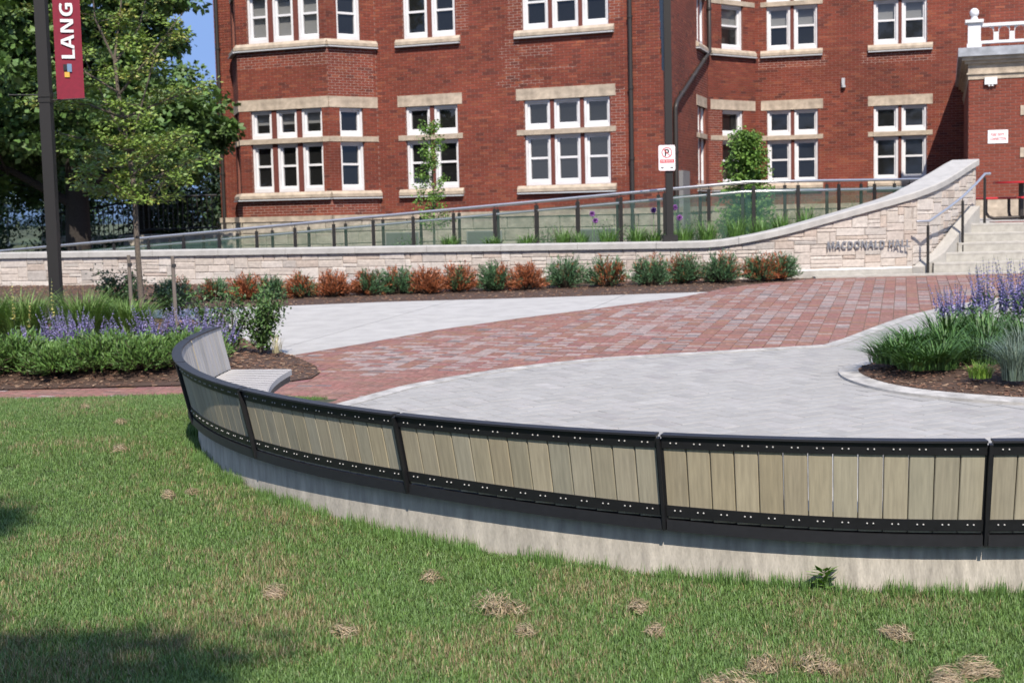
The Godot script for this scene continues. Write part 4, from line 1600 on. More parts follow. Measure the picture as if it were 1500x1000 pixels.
func build_bench() -> void:
	var TOPH := 0.82
	var seams := [-27.55, -11.15, 5.28, 21.75, 38.4, 54.6, 71.0, 87.4, 98.0]
	var bench := thing("curved_bench", "long curved timber bench with black steel edging on a concrete wall", "bench", bp(4.0, 40.0, 0.0))
	# radius of the back at height h: it leans outwards
	var rad := func(h: float, lo: float) -> float: return lerpf(4.165, 4.245, (h - lo) / (TOPH - lo))
	for pi in seams.size() - 1:
		var a0: float = seams[pi] + 0.14
		var a1: float = seams[pi + 1] - 0.14
		var lo := back_low((a0 + a1) * 0.5)
		var count := 13 if a1 - a0 > 12.0 else 8
		# frame of one panel: top bar, two flat bands and the bottom angle
		var fr := MB.new()
		sweep(fr, [[4.205, TOPH], [4.205, TOPH - 0.008], [4.262, TOPH - 0.008], [4.262, TOPH]], a0, a1, 1.4, Color.WHITE)
		var r1: float = rad.call(TOPH - 0.008, lo)
		var r2: float = rad.call(TOPH - 0.056, lo)
		sweep(fr, [[r1, TOPH - 0.008], [r2, TOPH - 0.056], [r2 + 0.007, TOPH - 0.056], [r1 + 0.007, TOPH - 0.008]], a0, a1, 1.4, Color.WHITE)
		var panel := part(fr, "back_panel", M.steel, bench)
		fr = MB.new()
		var r3: float = rad.call(lo + 0.103, lo)
		var r4: float = rad.call(lo + 0.058, lo)
		sweep_low(fr, [[r3, 0.103], [r4, 0.058], [r4 + 0.007, 0.058], [r3 + 0.007, 0.103]], a0, a1, 1.4)
		part(fr, "lower_band", M.steel, panel)
		fr = MB.new()
		sweep_low(fr, [[4.10, 0.043], [4.10, 0.035], [4.176, 0.035], [4.176, 0.0], [4.184, 0.0], [4.184, 0.043]], a0, a1, 1.4)
		part(fr, "bottom_angle", M.steel, panel)
		var bolts := MB.new()
		for k in count:
			var am := lerpf(a0, a1, (k + 0.5) / count)
			lo = back_low(am)
			var wdt := deg_to_rad((a1 - a0) / count) * 4.2 - 0.0035
			var rb: float = rad.call(lo + 0.05, lo)
			var rt: float = rad.call(TOPH - 0.009, lo)
			var pb := bp(rb, am, lo + 0.05)
			var ptp := bp(rt, am, TOPH - 0.009)
			var up := (ptp - pb)
			var ln := up.length()
			up = up.normalized()
			var ar := deg_to_rad(am)
			var tg := Vector3(-cos(ar), 0, -sin(ar))
			var out := tg.cross(up).normalized()
			if out.dot(Vector3(-sin(ar), 0, cos(ar))) < 0:
				out = -out
				tg = -tg
			var b := rnd(0.88, 1.1)
			var gr := rnd(0.0, 1.0)
			var front := Color(lerpf(0.37, 0.33, gr) * b, lerpf(0.32, 0.31, gr) * b, lerpf(0.21, 0.23, gr) * b)
			var b2 := rnd(0.84, 1.1)
			var inner := Color(0.40 * b2, 0.385 * b2, 0.36 * b2)
			var pl := MB.new()
			var hw := wdt * 0.5
			var e := 0.003
			# section across the plank: outer face weathered tan, inner face silver grey
			var sec := [[-hw, -0.03], [hw, -0.03], [hw, -e], [hw - e, 0.0], [-hw + e, 0.0], [-hw, -e]]
			for q in sec.size():
				var c0: Array = sec[q]
				var c1: Array = sec[(q + 1) % sec.size()]
				var cc: Color = inner if q == 0 else front
				pl.quad(Vector3(c0[0], 0, c0[1]), Vector3(c1[0], 0, c1[1]), Vector3(c1[0], ln, c1[1]), Vector3(c0[0], ln, c0[1]), cc)
			for yy in [0.0, ln]:
				pl.quad(Vector3(-hw, yy, -0.03), Vector3(hw, yy, -0.03), Vector3(hw, yy, -e), Vector3(-hw, yy, -e), front)
			var sh := rnd(0.0, 5.0)      # so that no two planks share their grain
			for vi in pl.v.size():
				pl.v[vi].y += sh
			inst(pl.mesh(), "plank", M.plank, panel, Transform3D(Basis(tg, up, out), pb - up * sh))
			for hh in [TOPH - 0.035, lo + 0.083]:
				var rr: float = rad.call(hh, lo)
				for sgn in [-1.0, 1.0]:
					var bpnt := bp(rr + 0.007, am + sgn * 0.155, hh)
					bolts.ball(bpnt, Vector3(0.0041, 0.0041, 0.0041), 5, 8, Color.WHITE)
		stuff(part(bolts, "bolt_heads", M.bolt, panel))
	# uprights between the panels
	for pi in seams.size():
		var lo := back_low(seams[pi])
		var um := MB.new()
		var a: float = seams[pi]
		var q0 := bp(rad.call(lo, lo) + 0.012, a, lo + 0.002)
		var q1 := bp(rad.call(TOPH, lo) + 0.01, a, TOPH - 0.012)
		var up := (q1 - q0).normalized()
		var ar := deg_to_rad(a)
		var tg := Vector3(-cos(ar), 0, -sin(ar))
		var out := tg.cross(up)
		um.box(Transform3D(Basis(tg, up, out), (q0 + q1) * 0.5), Vector3(0.012, (q1 - q0).length(), 0.022), Color.WHITE)
		um.box(Transform3D(Basis(tg, up, out), (q0 + q1) * 0.5 - out * (0.012 if out.dot(Vector3(-sin(ar), 0, cos(ar))) > 0 else -0.012)), Vector3(0.03, (q1 - q0).length() - 0.02, 0.006), Color.WHITE)
		part(um, "upright", M.steel, bench)
	# seat of radial boards with a steel rim
	var rim := MB.new()
	sweep(rim, [[3.715, 0.475], [3.715, 0.43], [3.722, 0.43], [3.722, 0.475]], -27.0, 97.6, 2.0, Color.WHITE)
	sweep(rim, [[3.73, 0.478], [3.73, 0.466], [4.12, 0.466], [4.12, 0.478]], -27.0, 97.6, 2.0, Color.WHITE)
	part(rim, "seat_frame", M.steel, bench)
	var sb := 0
	var ang := -27.0
	while ang < 97.4:
		var da := 1.27
		var p0 := bp(3.70, ang + da * 0.5, 0.52)
		var p1 := bp(4.13, ang + da * 0.5, 0.52)
		var ar := deg_to_rad(ang + da * 0.5)
		var tg := Vector3(-cos(ar), 0, -sin(ar))
		var bm := MB.new()
		var b := rnd(0.95, 1.05)
		var col := Color(0.46 * b, 0.445 * b, 0.42 * b)
		var w0 := deg_to_rad(da) * 3.70 * 0.5 - 0.0008
		var w1 := deg_to_rad(da) * 4.13 * 0.5 - 0.0008
		var L := (p1 - p0).length()
		var th := 0.042
		var e := 0.006
		var A := [Vector3(-w0, -e, e), Vector3(w0, -e, e), Vector3(w1, 0, L), Vector3(-w1, 0, L)]
		var tp := [Vector3(-w0, -e, 0), Vector3(w0, -e, 0), Vector3(w0, 0, e), Vector3(-w0, 0, e)]
		bm.quad(tp[3], tp[2], A[2], A[3], col)
		bm.quad(tp[0], tp[1], tp[2], tp[3], col)
		bm.quad(Vector3(-w0, -th, 0), Vector3(w0, -th, 0), tp[1], tp[0], col)
		bm.quad(Vector3(w0, -th, 0), Vector3(w1, -th, L), A[2], tp[1], col)
		bm.quad(Vector3(-w1, -th, L), Vector3(-w0, -th, 0), tp[0], A[3], col)
		bm.quad(Vector3(-w1, -th, L), Vector3(w1, -th, L), Vector3(w0, -th, 0), Vector3(-w0, -th, 0), col)
		var sh := rnd(0.0, 6.0)
		for vi in bm.v.size():
			bm.v[vi].z += sh
		var fw := (p1 - p0).normalized()
		var upv := fw.cross(tg).normalized()
		if upv.y < 0:
			tg = -tg
			upv = -upv
		inst(bm.mesh(), "seat_board", M.seatplank, bench, Transform3D(Basis(tg, upv, fw), p0 - fw * sh))
		ang += da
		sb += 1
	# concrete wall that carries the bench
	var wall := MB.new()
	var n := 90
	for i in n:
		var a0 := lerpf(-29.0, 97.0, float(i) / n)
		var a1 := lerpf(-29.0, 97.0, float(i + 1) / n)
		for pr in [[4.128, 4.128], [3.83, 3.83]]:
			wall.quad(bp(pr[0], a0, -0.2), bp(pr[0], a1, -0.2), bp(pr[0], a1, back_low(a1) - 0.012), bp(pr[0], a0, back_low(a0) - 0.012), Color.WHITE)
		wall.quad(bp(4.128, a0, back_low(a0) - 0.012), bp(4.128, a1, back_low(a1) - 0.012), bp(3.83, a1, back_low(a1) - 0.012), bp(3.83, a0, back_low(a0) - 0.012), Color.WHITE)
	for a in [-29.0, 97.0]:
		wall.quad(bp(4.128, a, -0.2), bp(3.83, a, -0.2), bp(3.83, a, back_low(a) - 0.012), bp(4.128, a, back_low(a) - 0.012), Color.WHITE)
	single(wall, "concrete_retaining_wall", M.concrete, bp(4.0, 30.0, 0.0), "curved bare concrete wall under the bench, above the grass", "wall")

# ---------------------------------------------------------------- lamp posts, banners, signs
func lamp_post(base: Vector3, w: float, label: String) -> Node3D:
	var t := thing("lamp_post", label, "lamp post", base, "lamp posts")
	var mb := MB.new()
	mb.cbox(Transform3D(Basis(Vector3.RIGHT, Vector3.BACK, Vector3.DOWN).inverse(), base + Vector3(0, 3.2, 0)), Vector3(w, w, 6.4), 0.004, Color.WHITE)
	part(mb, "pole", M.pole, t)
	var bm := MB.new()
	bm.box(Transform3D(Basis.IDENTITY, base + Vector3(0, 0.055, 0)), Vector3(w * 2.1, 0.11, w * 2.1), Color.WHITE)
	part(bm, "base_cover", M.pole, t)
	var hd := MB.new()
	hd.box(Transform3D(Basis.IDENTITY, base + Vector3(0.35, 6.43, 0)), Vector3(0.9, 0.08, 0.3), Color.WHITE)
	part(hd, "lamp_head", M.pole, t)
	return t

func wavy(mb: MB, a: Vector3, right: Vector3, w: float, h: float, amp: float, col: Color) -> void:
	var nz := right.cross(Vector3.UP).normalized()
	var nx := 6
	var ny := 14
	var f := func(i: int, j: int) -> Vector3:
		var x := float(i) / nx
		var y := float(j) / ny
		return a + right * (w * x) + Vector3(0, h * y, 0) + nz * amp * sin(x * 4.0 + y * 7.0) * x
	for i in nx:
		for j in ny:
			mb.quad(f.call(i, j), f.call(i + 1, j), f.call(i + 1, j + 1), f.call(i, j + 1), col)
			mb.quad(f.call(i, j) - nz * 0.002, f.call(i, j + 1) - nz * 0.002, f.call(i + 1, j + 1) - nz * 0.002, f.call(i + 1, j) - nz * 0.002, col)

func build_street_furniture() -> void:
	var b1 := P(-5.25, 16.4, 0.40)
	var post1 := lamp_post(b1, 0.125, "dark square lamp post with a red banner in the left planting bed")
	for q in [[-0.42, 2.85], [0.46, 2.79], [0.46, 4.51]]:
		var am1 := MB.new()
		am1.tube([b1 + Vector3(0, q[1], 0), b1 + Vector3(q[0], q[1] + 0.012, 0)], [0.008, 0.008], 6, Color.WHITE)
		am1.box(Transform3D(Basis.IDENTITY, b1 + Vector3(0, q[1], 0)), Vector3(0.14, 0.05, 0.14), Color.WHITE)
		part(am1, "banner_arm", M.railpost, post1)
	var bn := MB.new()
	var right := Vector3(0.97, 0, -0.24).normalized()
	var bo := b1 + Vector3(0.135, 2.80, 0.02)
	wavy(bn, bo, right, 0.30, 1.7, 0.006, Color(0.21, 0.009, 0.028))
	var banner := single(bn, "banner", M.cloth, bo, "red vertical banner with white lettering on the left lamp post", "banner")
	var nz := right.cross(Vector3.UP).normalized()
	letters("LANG", banner, "lettering", M.white, bo + right * 0.145 + Vector3(0, 0.765, 0) + nz * 0.012, Vector3.UP, -right, 0.62, 0.145, 0.004)
	for q in [[0.085, 0.32, 0.04, 0.07, Color(0.01, 0.01, 0.012)], [0.127, 0.305, 0.05, 0.09, Color(0.13, 0.22, 0.33)], [0.095, 0.245, 0.055, 0.058, Color(0.55, 0.33, 0.05)]]:
		var lm := MB.new()
		lm.box(Transform3D(Basis(right, Vector3.UP, nz), bo + right * (q[0] + q[2] * 0.5) + Vector3(0, q[1] + q[3] * 0.5, 0) + nz * 0.012), Vector3(q[2], q[3], 0.004), q[4])
		part(lm, "emblem_square", M.paint, banner)
	# second post stands on the coping of the stone wall
	var b2 := P(2.76, 24.5, 1.222)
	lamp_post(b2, 0.118, "dark square lamp post standing on the stone wall with a parking sign")
	var b3 := MB.new()
	var r2 := Vector3(-0.21, 0, 0.977).normalized()
	var o2 := b2 + Vector3(-0.07, 2.88, 0.06)
	wavy(b3, o2, r2, 0.5, 2.0, 0.012, Color(0.014, 0.04, 0.075))
	var bn2 := single(b3, "banner", M.cloth, o2, "dark blue banner seen edge on, on the lamp post at the wall", "banner")
	var n2 := r2.cross(Vector3.UP).normalized()
	if n2.x > 0:
		n2 = -n2
	letters("LANG", bn2, "lettering", M.white, o2 + r2 * 0.25 + Vector3(0, 0.9, 0) + n2 * 0.02, Vector3.UP, -r2, 0.8, 0.26, 0.004)
	for q in [[0.14, 0.40, Color(0.4, 0.012, 0.03)], [0.24, 0.31, Color(0.6, 0.35, 0.05)]]:
		var lm := MB.new()
		lm.box(Transform3D(Basis(r2, Vector3.UP, n2), o2 + r2 * (q[0] + 0.05) + Vector3(0, q[1], 0) + n2 * 0.02), Vector3(0.1, 0.09, 0.004), q[2])
		part(lm, "emblem_square", M.paint, bn2)
	# no parking sign
	var c := P(2.715, 24.41, 2.645)
	var sg := MB.new()
	var pts := PackedVector2Array()
	var W := 0.142
	var H := 0.217
	for k in 4:
		for j in 5:
			var a := PI * 0.5 * (k + j / 4.0)
			var cx := (W - 0.03) * (1 if k == 0 or k == 3 else -1)
			var cy := (H - 0.03) * (1 if k < 2 else -1)
			pts.append(Vector2(cx + 0.03 * cos(a), cy + 0.03 * sin(a)))
	var plate := func(mb: MB, sc: float, z: float, th: float, col: Color) -> void:
		for i in pts.size():
			var a := pts[i] * sc
			var b := pts[(i + 1) % pts.size()] * sc
			mb.tri(c + Vector3(0, 0, z), c + Vector3(a.x, a.y, z), c + Vector3(b.x, b.y, z), col)
			mb.quad(c + Vector3(a.x, a.y, z - th), c + Vector3(b.x, b.y, z - th), c + Vector3(b.x, b.y, z), c + Vector3(a.x, a.y, z), col)
	plate.call(sg, 1.0, 0.0, 0.004, Color(0.72, 0.60, 0.62))
	plate.call(sg, 0.955, 0.0015, 0.001, Color(0.82, 0.82, 0.83))
	var sign_ := single(sg, "parking_sign", M.sign, c, "white no parking sign with a red ring and slash on the lamp post", "sign")
	var ring := MB.new()
	var rc := c + Vector3(0, 0.09, 0.0035)
	for k in 28:
		var a0 := TAU * k / 28
		var a1 := TAU * (k + 1) / 28
		var p0 := Vector3(cos(a0), sin(a0), 0)
		var p1 := Vector3(cos(a1), sin(a1), 0)
		ring.quad(rc + p0 * 0.076, rc + p0 * 0.092, rc + p1 * 0.092, rc + p1 * 0.076, Color(0.55, 0.01, 0.02))
	ring.box(Transform3D(Basis(Vector3.BACK, -PI / 4), rc + Vector3(0, 0, 0.003)), Vector3(0.16, 0.011, 0.001), Color(0.55, 0.01, 0.02))
	part(ring, "red_ring", M.paint, sign_)
	var ink := mat(Color(0.015, 0.015, 0.015), 0.6)
	letters("P", sign_, "letter_p", ink, rc + Vector3(0.002, 0, 0.001), Vector3.RIGHT, Vector3.UP, 0.078, 0.118, 0.002)
	var bandm := MB.new()
	bandm.box(Transform3D(Basis.IDENTITY, c + Vector3(0, -0.055, 0.003)), Vector3(0.245, 0.058, 0.002), Color(0.55, 0.01, 0.02))
	part(bandm, "red_band", M.paint, sign_)
	letters("FIRE ROUTE", sign_, "lettering", M.white, c + Vector3(0, -0.055, 0.0055), Vector3.RIGHT, Vector3.UP, 0.21, 0.032, 0.002)
	var am := MB.new()
	for s in [-1.0, 1.0]:
		var ac := c + Vector3(s * 0.075, -0.165, 0.004)
		am.tri(ac + Vector3(s * 0.036, 0, 0), ac + Vector3(s * 0.0, 0.022, 0), ac + Vector3(s * 0.0, -0.022, 0), Color(0.01, 0.01, 0.01))
		am.box(Transform3D(Basis.IDENTITY, ac + Vector3(-s * 0.012, 0, -0.0005)), Vector3(0.03, 0.01, 0.001), Color(0.01, 0.01, 0.01))
	part(am, "arrows", M.paint, sign_)

# ---------------------------------------------------------------- foliage tools
func leaf(mb: MB, p: Vector3, dir: Vector3, side: Vector3, l: float, w: float, col: Color) -> void:
	mb.quad(p, p + dir * l * 0.45 + side * w * 0.5, p + dir * l, p + dir * l * 0.45 - side * w * 0.5, col)

func rand_dir() -> Vector3:
	var z := rnd(-1, 1)
	var a := rnd(0, TAU)
	var r := sqrt(1.0 - z * z)
	return Vector3(r * cos(a), z, r * sin(a))

# a handful of leaves round the origin, to be copied through a crown
func leaf_cluster(n: int, r: float, l: float, w: float, flat := 0.6) -> ArrayMesh:
	var mb := MB.new()
	for i in n:
		var p := rand_dir() * r * pow(rng.randf(), 0.5)
		p.y *= flat
		var dir := (p.normalized() + rand_dir() * 0.7 + Vector3(0, -0.25, 0)).normalized()
		var up := (Vector3.UP + rand_dir() * 0.8).normalized()
		var side := dir.cross(up).normalized()
		var s := rnd(0.7, 1.25)
		leaf(mb, p, dir, side, l * s, w * s, Color.WHITE * rnd(0.85, 1.1))
	return mb.mesh()

func blade(mb: MB, p: Vector3, az: float, h: float, reach: float, w: float, col: Color, segs := 4, droop := 1.0) -> void:
	var o := Vector3(cos(az), 0, sin(az))
	var side := Vector3(-o.z, 0, o.x)
	var prev := p
	var pw := w
	for i in segs:
		var t := float(i + 1) / segs
		var q := p + o * reach * t * t + Vector3(0, h * (t - 0.35 * droop * t * t * t), 0)
		var nw := w * (1.0 - t * t) + 0.0006
		mb.quad(prev - side * pw * 0.5, prev + side * pw * 0.5, q + side * nw * 0.5, q - side * nw * 0.5, col)
		prev = q
		pw = nw

func vary(c: Color, k: float) -> Color:
	var b := rnd(1.0 - k, 1.0 + k)
	return Color(c.r * b * rnd(0.92, 1.08), c.g * b, c.b * b * rnd(0.9, 1.1))

# arching, strap leaved clump
func strap_plant(pos: Vector3, called: String, label: String, cat: String, group: String, n: int, h: float, spread: float, w: float, col: Color, radius := 0.08) -> Node3D:
	var t := thing(called, label, cat, pos, group)
	var mb := MB.new()
	for i in n:
		var az := rnd(0, TAU)
		var r := radius * sqrt(rng.randf())
		blade(mb, pos + Vector3(cos(az) * r, 0, sin(az) * r), az + rnd(-0.6, 0.6), h * rnd(0.6, 1.1), spread * rnd(0.15, 1.0), w * rnd(0.7, 1.2), vary(col, 0.3), 4, rnd(0.6, 1.3))
	part(mb, "leaves", M.blade, t)
	return t

# bushy perennial with many upright purple spikes
func spike_plant(pos: Vector3, label: String, n: int, h: float, spread: float, col: Color, group: String, called := "purple_salvia") -> void:
	var t := thing(called, label, "flowering plant", pos, group)
	var lf := MB.new()
	var fl := MB.new()
	for i in n:
		var az := rnd(0, TAU)
		var r := spread * 0.5 * sqrt(rng.randf())
		var b := pos + Vector3(cos(az) * r * 0.6, 0, sin(az) * r * 0.6)
		var hh := h * rnd(0.72, 1.05)
		var tip := pos + Vector3(cos(az) * r * 1.5 + rnd(-0.03, 0.03), hh, sin(az) * r * 1.5 + rnd(-0.03, 0.03))
		lf.tube([b, tip], [0.003, 0.0015], 4, Color(0.10, 0.14, 0.08))
		for k in 9:
			var f := rnd(0.05, 0.6)
			var d := rand_dir()
			d.y = absf(d.y) * 0.5
			leaf(lf, b.lerp(tip, f), d.normalized(), rand_dir(), rnd(0.05, 0.09), rnd(0.02, 0.032), vary(Color(0.07, 0.14, 0.045), 0.35))
		var wh := 10
		for k in wh:
			var f := lerpf(0.5, 1.0, float(k) / wh)
			var c := b.lerp(tip, f)
			var rr := lerpf(0.024, 0.007, float(k) / wh)
			for q in 6:
				var d := rand_dir()
				leaf(fl, c, d, d.cross(rand_dir()).normalized(), rr * 1.25, rr * 0.8, vary(col, 0.4))
	part(lf, "leaves", M.leaf, t)
	part(fl, "flower_spikes", M.petal, t)

# evergreen or dead-brown juniper made of feathery sprays
func juniper(pos: Vector3, label: String, rx: float, h: float, n: int, brown: float, group: String, called := "juniper_bush", green := Color(0.06, 0.13, 0.055)) -> void:
	var t := thing(called, label, "shrub", pos, group)
	var wood := MB.new()
	var nd := MB.new()
	var dead := MB.new()
	var bside := rnd(0, TAU)
	for i in n:
		var az := rnd(0, TAU)
		var elv := deg_to_rad(rnd(12, 78))
		var o := Vector3(cos(az) * cos(elv), sin(elv), sin(az) * cos(elv))
		var tip := pos + Vector3(o.x * rx, maxf(o.y * h, 0.06) , o.z * rx) * rnd(0.72, 1.08)
		var b := pos + Vector3(o.x * rx * 0.15, 0.03, o.z * rx * 0.15)
		var is_dead := rng.randf() < clampf(brown + 0.45 * cos(az - bside) * (1.0 if brown > 0.05 and brown < 0.95 else 0.0), 0.0, 1.0)
		wood.tube([b, b.lerp(tip, 0.6), tip], [0.006, 0.004, 0.002], 4, Color(0.5, 0.42, 0.35))
		var tgt := dead if is_dead else nd
		for k in 26:
			var f := rnd(0.3, 1.05)
			var c := b.lerp(tip, f) + rand_dir() * 0.025
			var d := (o + rand_dir() * 0.8 + Vector3(0, 0.25, 0)).normalized()
			var col := vary(Color(0.25, 0.08, 0.03), 0.45) if is_dead else vary(green, 0.4)
			leaf(tgt, c, d, d.cross(rand_dir()).normalized(), rnd(0.04, 0.085), rnd(0.009, 0.018), col)
	part(wood, "stems", M.bark, t)
	if not nd.v.is_empty():
		part(nd, "green_sprays", M.needle, t)
	if not dead.v.is_empty():
		part(dead, "dead_sprays", M.needle, t)

# broad leaved shrub
func leafy_shrub(pos: Vector3, called: String, label: String, rx: float, h: float, n: int, col: Color, l: float, group := "", airy := 0.0) -> void:
	var t := thing(called, label, "shrub", pos, group)
	var wood := MB.new()
	var lf := MB.new()
	for s in 16:
		var az := rnd(0, TAU)
		var tip := pos + Vector3(cos(az) * rx * rnd(0.2, 0.9), h * rnd(0.6, 1.0), sin(az) * rx * rnd(0.2, 0.9))
		wood.tube([pos + rand_dir() * 0.02, pos.lerp(tip, 0.5) + Vector3(0, 0.05, 0), tip], [0.007, 0.005, 0.002], 4, Color.WHITE)
		for k in n / 16:
			var c := pos.lerp(tip, rnd(0.15, 1.0)) + rand_dir() * rx * rnd(0.05, 0.42 - airy)
			c.y = maxf(c.y, pos.y + 0.02)
			var d := (rand_dir() + Vector3(0, 0.2, 0)).normalized()
			leaf(lf, c, d, d.cross((Vector3.UP + rand_dir() * 0.7).normalized()).normalized(), l * rnd(0.6, 1.2), l * 0.55, vary(col, 0.35))
	part(wood, "stems", M.bark, t)
	part(lf, "leaves", M.leaf, t)

# ---------------------------------------------------------------- trees
func limb(mb: MB, pts: Array, r0: float, r1: float) -> void:
	var rr := []
	for i in pts.size():
		rr.append(lerpf(r0, r1, float(i) / (pts.size() - 1)))
	mb.tube(pts, rr, 8, Color.WHITE)

func build_trees() -> void:
	# young staked tree in the left bed; its limbs spread in depth as well as sideways
	var base := P(-4.60, 17.7, 0.46)
	var yt := thing("young_tree", "slender young tree with yellow green leaves tied between two stakes", "tree", base)
	var wood := MB.new()
	var q := func(x: float, y: float, z: float) -> Vector3: return base + Vector3(x, y, z)
	limb(wood, [q.call(0, 0, 0), q.call(-0.02, 0.9, 0.02), q.call(-0.04, 1.85, 0.0), q.call(-0.10, 2.32, -0.03), q.call(-0.17, 2.95, 0.02), q.call(-0.2, 3.3, 0.0)], 0.038, 0.018)
	var limbs := [
		[[-0.08, 2.2, 0], [0.12, 2.62, 0.2], [0.4, 3.4, 0.3]], [[-0.1, 2.3, 0], [-0.32, 2.66, -0.2], [-0.7, 3.45, -0.35]],
		[[-0.2, 3.3, 0], [-0.38, 3.8, 0.12], [-0.38, 4.3, 0.2]], [[-0.2, 3.3, 0], [-0.12, 3.95, -0.1], [-0.05, 4.5, -0.1]], [[-0.19, 3.28, 0], [0.07, 3.72, -0.2], [0.15, 4.2, -0.4]],
		[[-0.07, 2.2, 0], [0.24, 2.26, -0.15], [0.52, 2.45, -0.3]], [[-0.07, 2.2, 0], [-0.3, 2.28, 0.3], [-0.75, 2.4, 0.55]], [[-0.04, 1.6, 0], [-0.28, 1.82, 0.1], [-0.6, 1.95, 0.25]],
		[[-0.04, 1.6, 0], [-0.33, 1.68, -0.2], [-0.7, 1.75, -0.45]], [[-0.03, 1.56, 0], [0.17, 1.58, 0.1], [0.52, 1.95, 0.25]], [[-0.05, 1.75, 0], [0.2, 1.9, -0.3], [0.62, 2.1, -0.6]],
		[[-0.12, 2.6, 0], [-0.45, 2.75, 0.3], [-0.95, 2.8, 0.5]], [[-0.12, 2.6, 0], [0.35, 2.8, -0.1], [0.85, 3.0, -0.2]], [[-0.15, 2.9, 0], [-0.6, 3.2, 0.1], [-0.85, 3.9, 0.2]], [[-0.15, 2.9, 0], [0.3, 3.3, 0.3], [0.75, 3.8, 0.4]],
		[[-0.04, 1.9, 0], [0.35, 2.1, 0.4], [0.75, 2.35, 0.6]], [[-0.04, 1.95, 0], [-0.35, 2.05, -0.4], [-0.8, 2.2, -0.7]]]
	var ts := []
	var cs := []
	for lb in limbs:
		var a: Vector3 = q.call(lb[0][0], lb[0][1], lb[0][2])
		var b: Vector3 = q.call(lb[1][0], lb[1][1], lb[1][2])
		var c: Vector3 = q.call(lb[2][0], lb[2][1], lb[2][2])
		limb(wood, [a, b, c], 0.017, 0.005)
		for k in 11:      # twigs, spread in flat layers
			var f := rnd(0.25, 1.0)
			var p := a.lerp(b, f * 2.0) if f < 0.5 else b.lerp(c, f * 2.0 - 1.0)
			var az := rnd(0, TAU)
			var e := p + Vector3(cos(az), rnd(0.0, 0.35), sin(az)) * rnd(0.18, 0.42)
			wood.tube([p, e], [0.004, 0.0015], 4, Color.WHITE)
			for m in 6:
				var w := p.lerp(e, rnd(0.3, 1.15)) + Vector3(rnd(-0.06, 0.06), rnd(-0.05, 0.03), rnd(-0.06, 0.06))
				ts.append(Transform3D(Basis.from_euler(Vector3(rnd(-0.3, 0.3), rnd(0, TAU), rnd(-0.3, 0.3))).scaled(Vector3.ONE * rnd(0.7, 1.15)), w))
				cs.append(vary(Color(0.15, 0.235, 0.04) if rng.randf() < 0.8 else Color(0.21, 0.225, 0.05), 0.25))
	part(wood, "trunk", M.bark, yt)
	stuff(multi(leaf_cluster(11, 0.11, 0.06, 0.03, 0.35), "crown", M.leaf, yt, ts, cs))
	# its stakes and ties
	var i := 0
	for s in [[-4.80, 17.95, 1.37], [-4.14, 17.5, 1.36]]:
		var sm := MB.new()
		sm.tube([P(s[0], s[1], 0.40), P(s[0] + rnd(-0.015, 0.015), s[1], s[2])], [0.026, 0.024], 7, Color.WHITE)
		var so := single(sm, "tree_stake", M.stake, P(s[0], s[1], 0.42), "weathered wooden stake left of the young tree" if i == 0 else "weathered wooden stake right of the young tree", "stake", "tree stakes")
		var tm := MB.new()
		tm.tube([P(s[0], s[1], s[2] - 0.12), base + Vector3(-0.03, s[2] - 0.46 - 0.1, 0)], [0.004, 0.004], 5, Color(0.1, 0.1, 0.1))
		tm.tube([P(s[0], s[1], s[2] - 0.14), P(s[0], s[1], s[2] - 0.10)], [0.03, 0.03], 8, Color(0.03, 0.03, 0.03))
		part(tm, "tie_wire", M.paint, so)
		i += 1
	# two columnar trees between ramp and hall
	narrow_tree(P(-1.52, 28.6, 0.86), 2.86, 0.42, 13, "thin young tree with tiered branches in front of the paired window", 0.55)
	narrow_tree(P(4.75, 28.4, 0.86), 2.42, 0.60, 40, "dense columnar young tree in front of the canted corner window", 1.0)
	# maples on the left
	big_tree(P(-10.0, 33.0, 0.5), 0.32, [[0.0, 4.0, 0.0, 3.0, 1.4], [-2.2, 5.8, 0.5, 2.5, 1.7], [0.9, 5.9, 0.4, 1.9, 1.2], [2.2, 3.2, 0.6, 1.6, 1.0], [-1.4, 8.4, 0.0, 2.2, 1.6], [-2.6, 3.0, 0.8, 2.0, 1.2]], 1500, Color(0.085, 0.155, 0.04), "broad maple whose low branches reach in front of the bay window")
	big_tree(P(-14.5, 37.0, 0.5), 0.38, [[0, 5.0, 0, 3.6, 2.2], [2.0, 7.2, 0, 3.0, 2.2], [-2.2, 7.5, 0, 3.0, 2.4], [0.5, 9.8, 0, 3.2, 2.2], [1.0, 3.0, 0.6, 3.0, 1.2]], 1700, Color(0.075, 0.14, 0.04), "tall dark maple behind the left lamp post")
	big_tree(P(-11.6, 45.0, 0.5), 0.34, [[0, 4.4, 0, 3.0, 1.7], [-1.2, 6.8, 0, 2.2, 1.3], [-1.5, 3.2, 0.5, 2.8, 1.4]], 1200, Color(0.09, 0.165, 0.042), "farther green maple close to the corner of the hall")
	big_tree(P(-21.0, 50.0, 0.5), 0.4, [[0, 5.5, 0, 4.2, 3.0], [2.5, 8.5, 0, 4.0, 2.8], [-2.5, 9.0, 0, 4.0, 3.0], [3.0, 3.4, 0, 3.0, 1.8]], 1500, Color(0.06, 0.115, 0.034), "distant dark tree at the far left of the street")
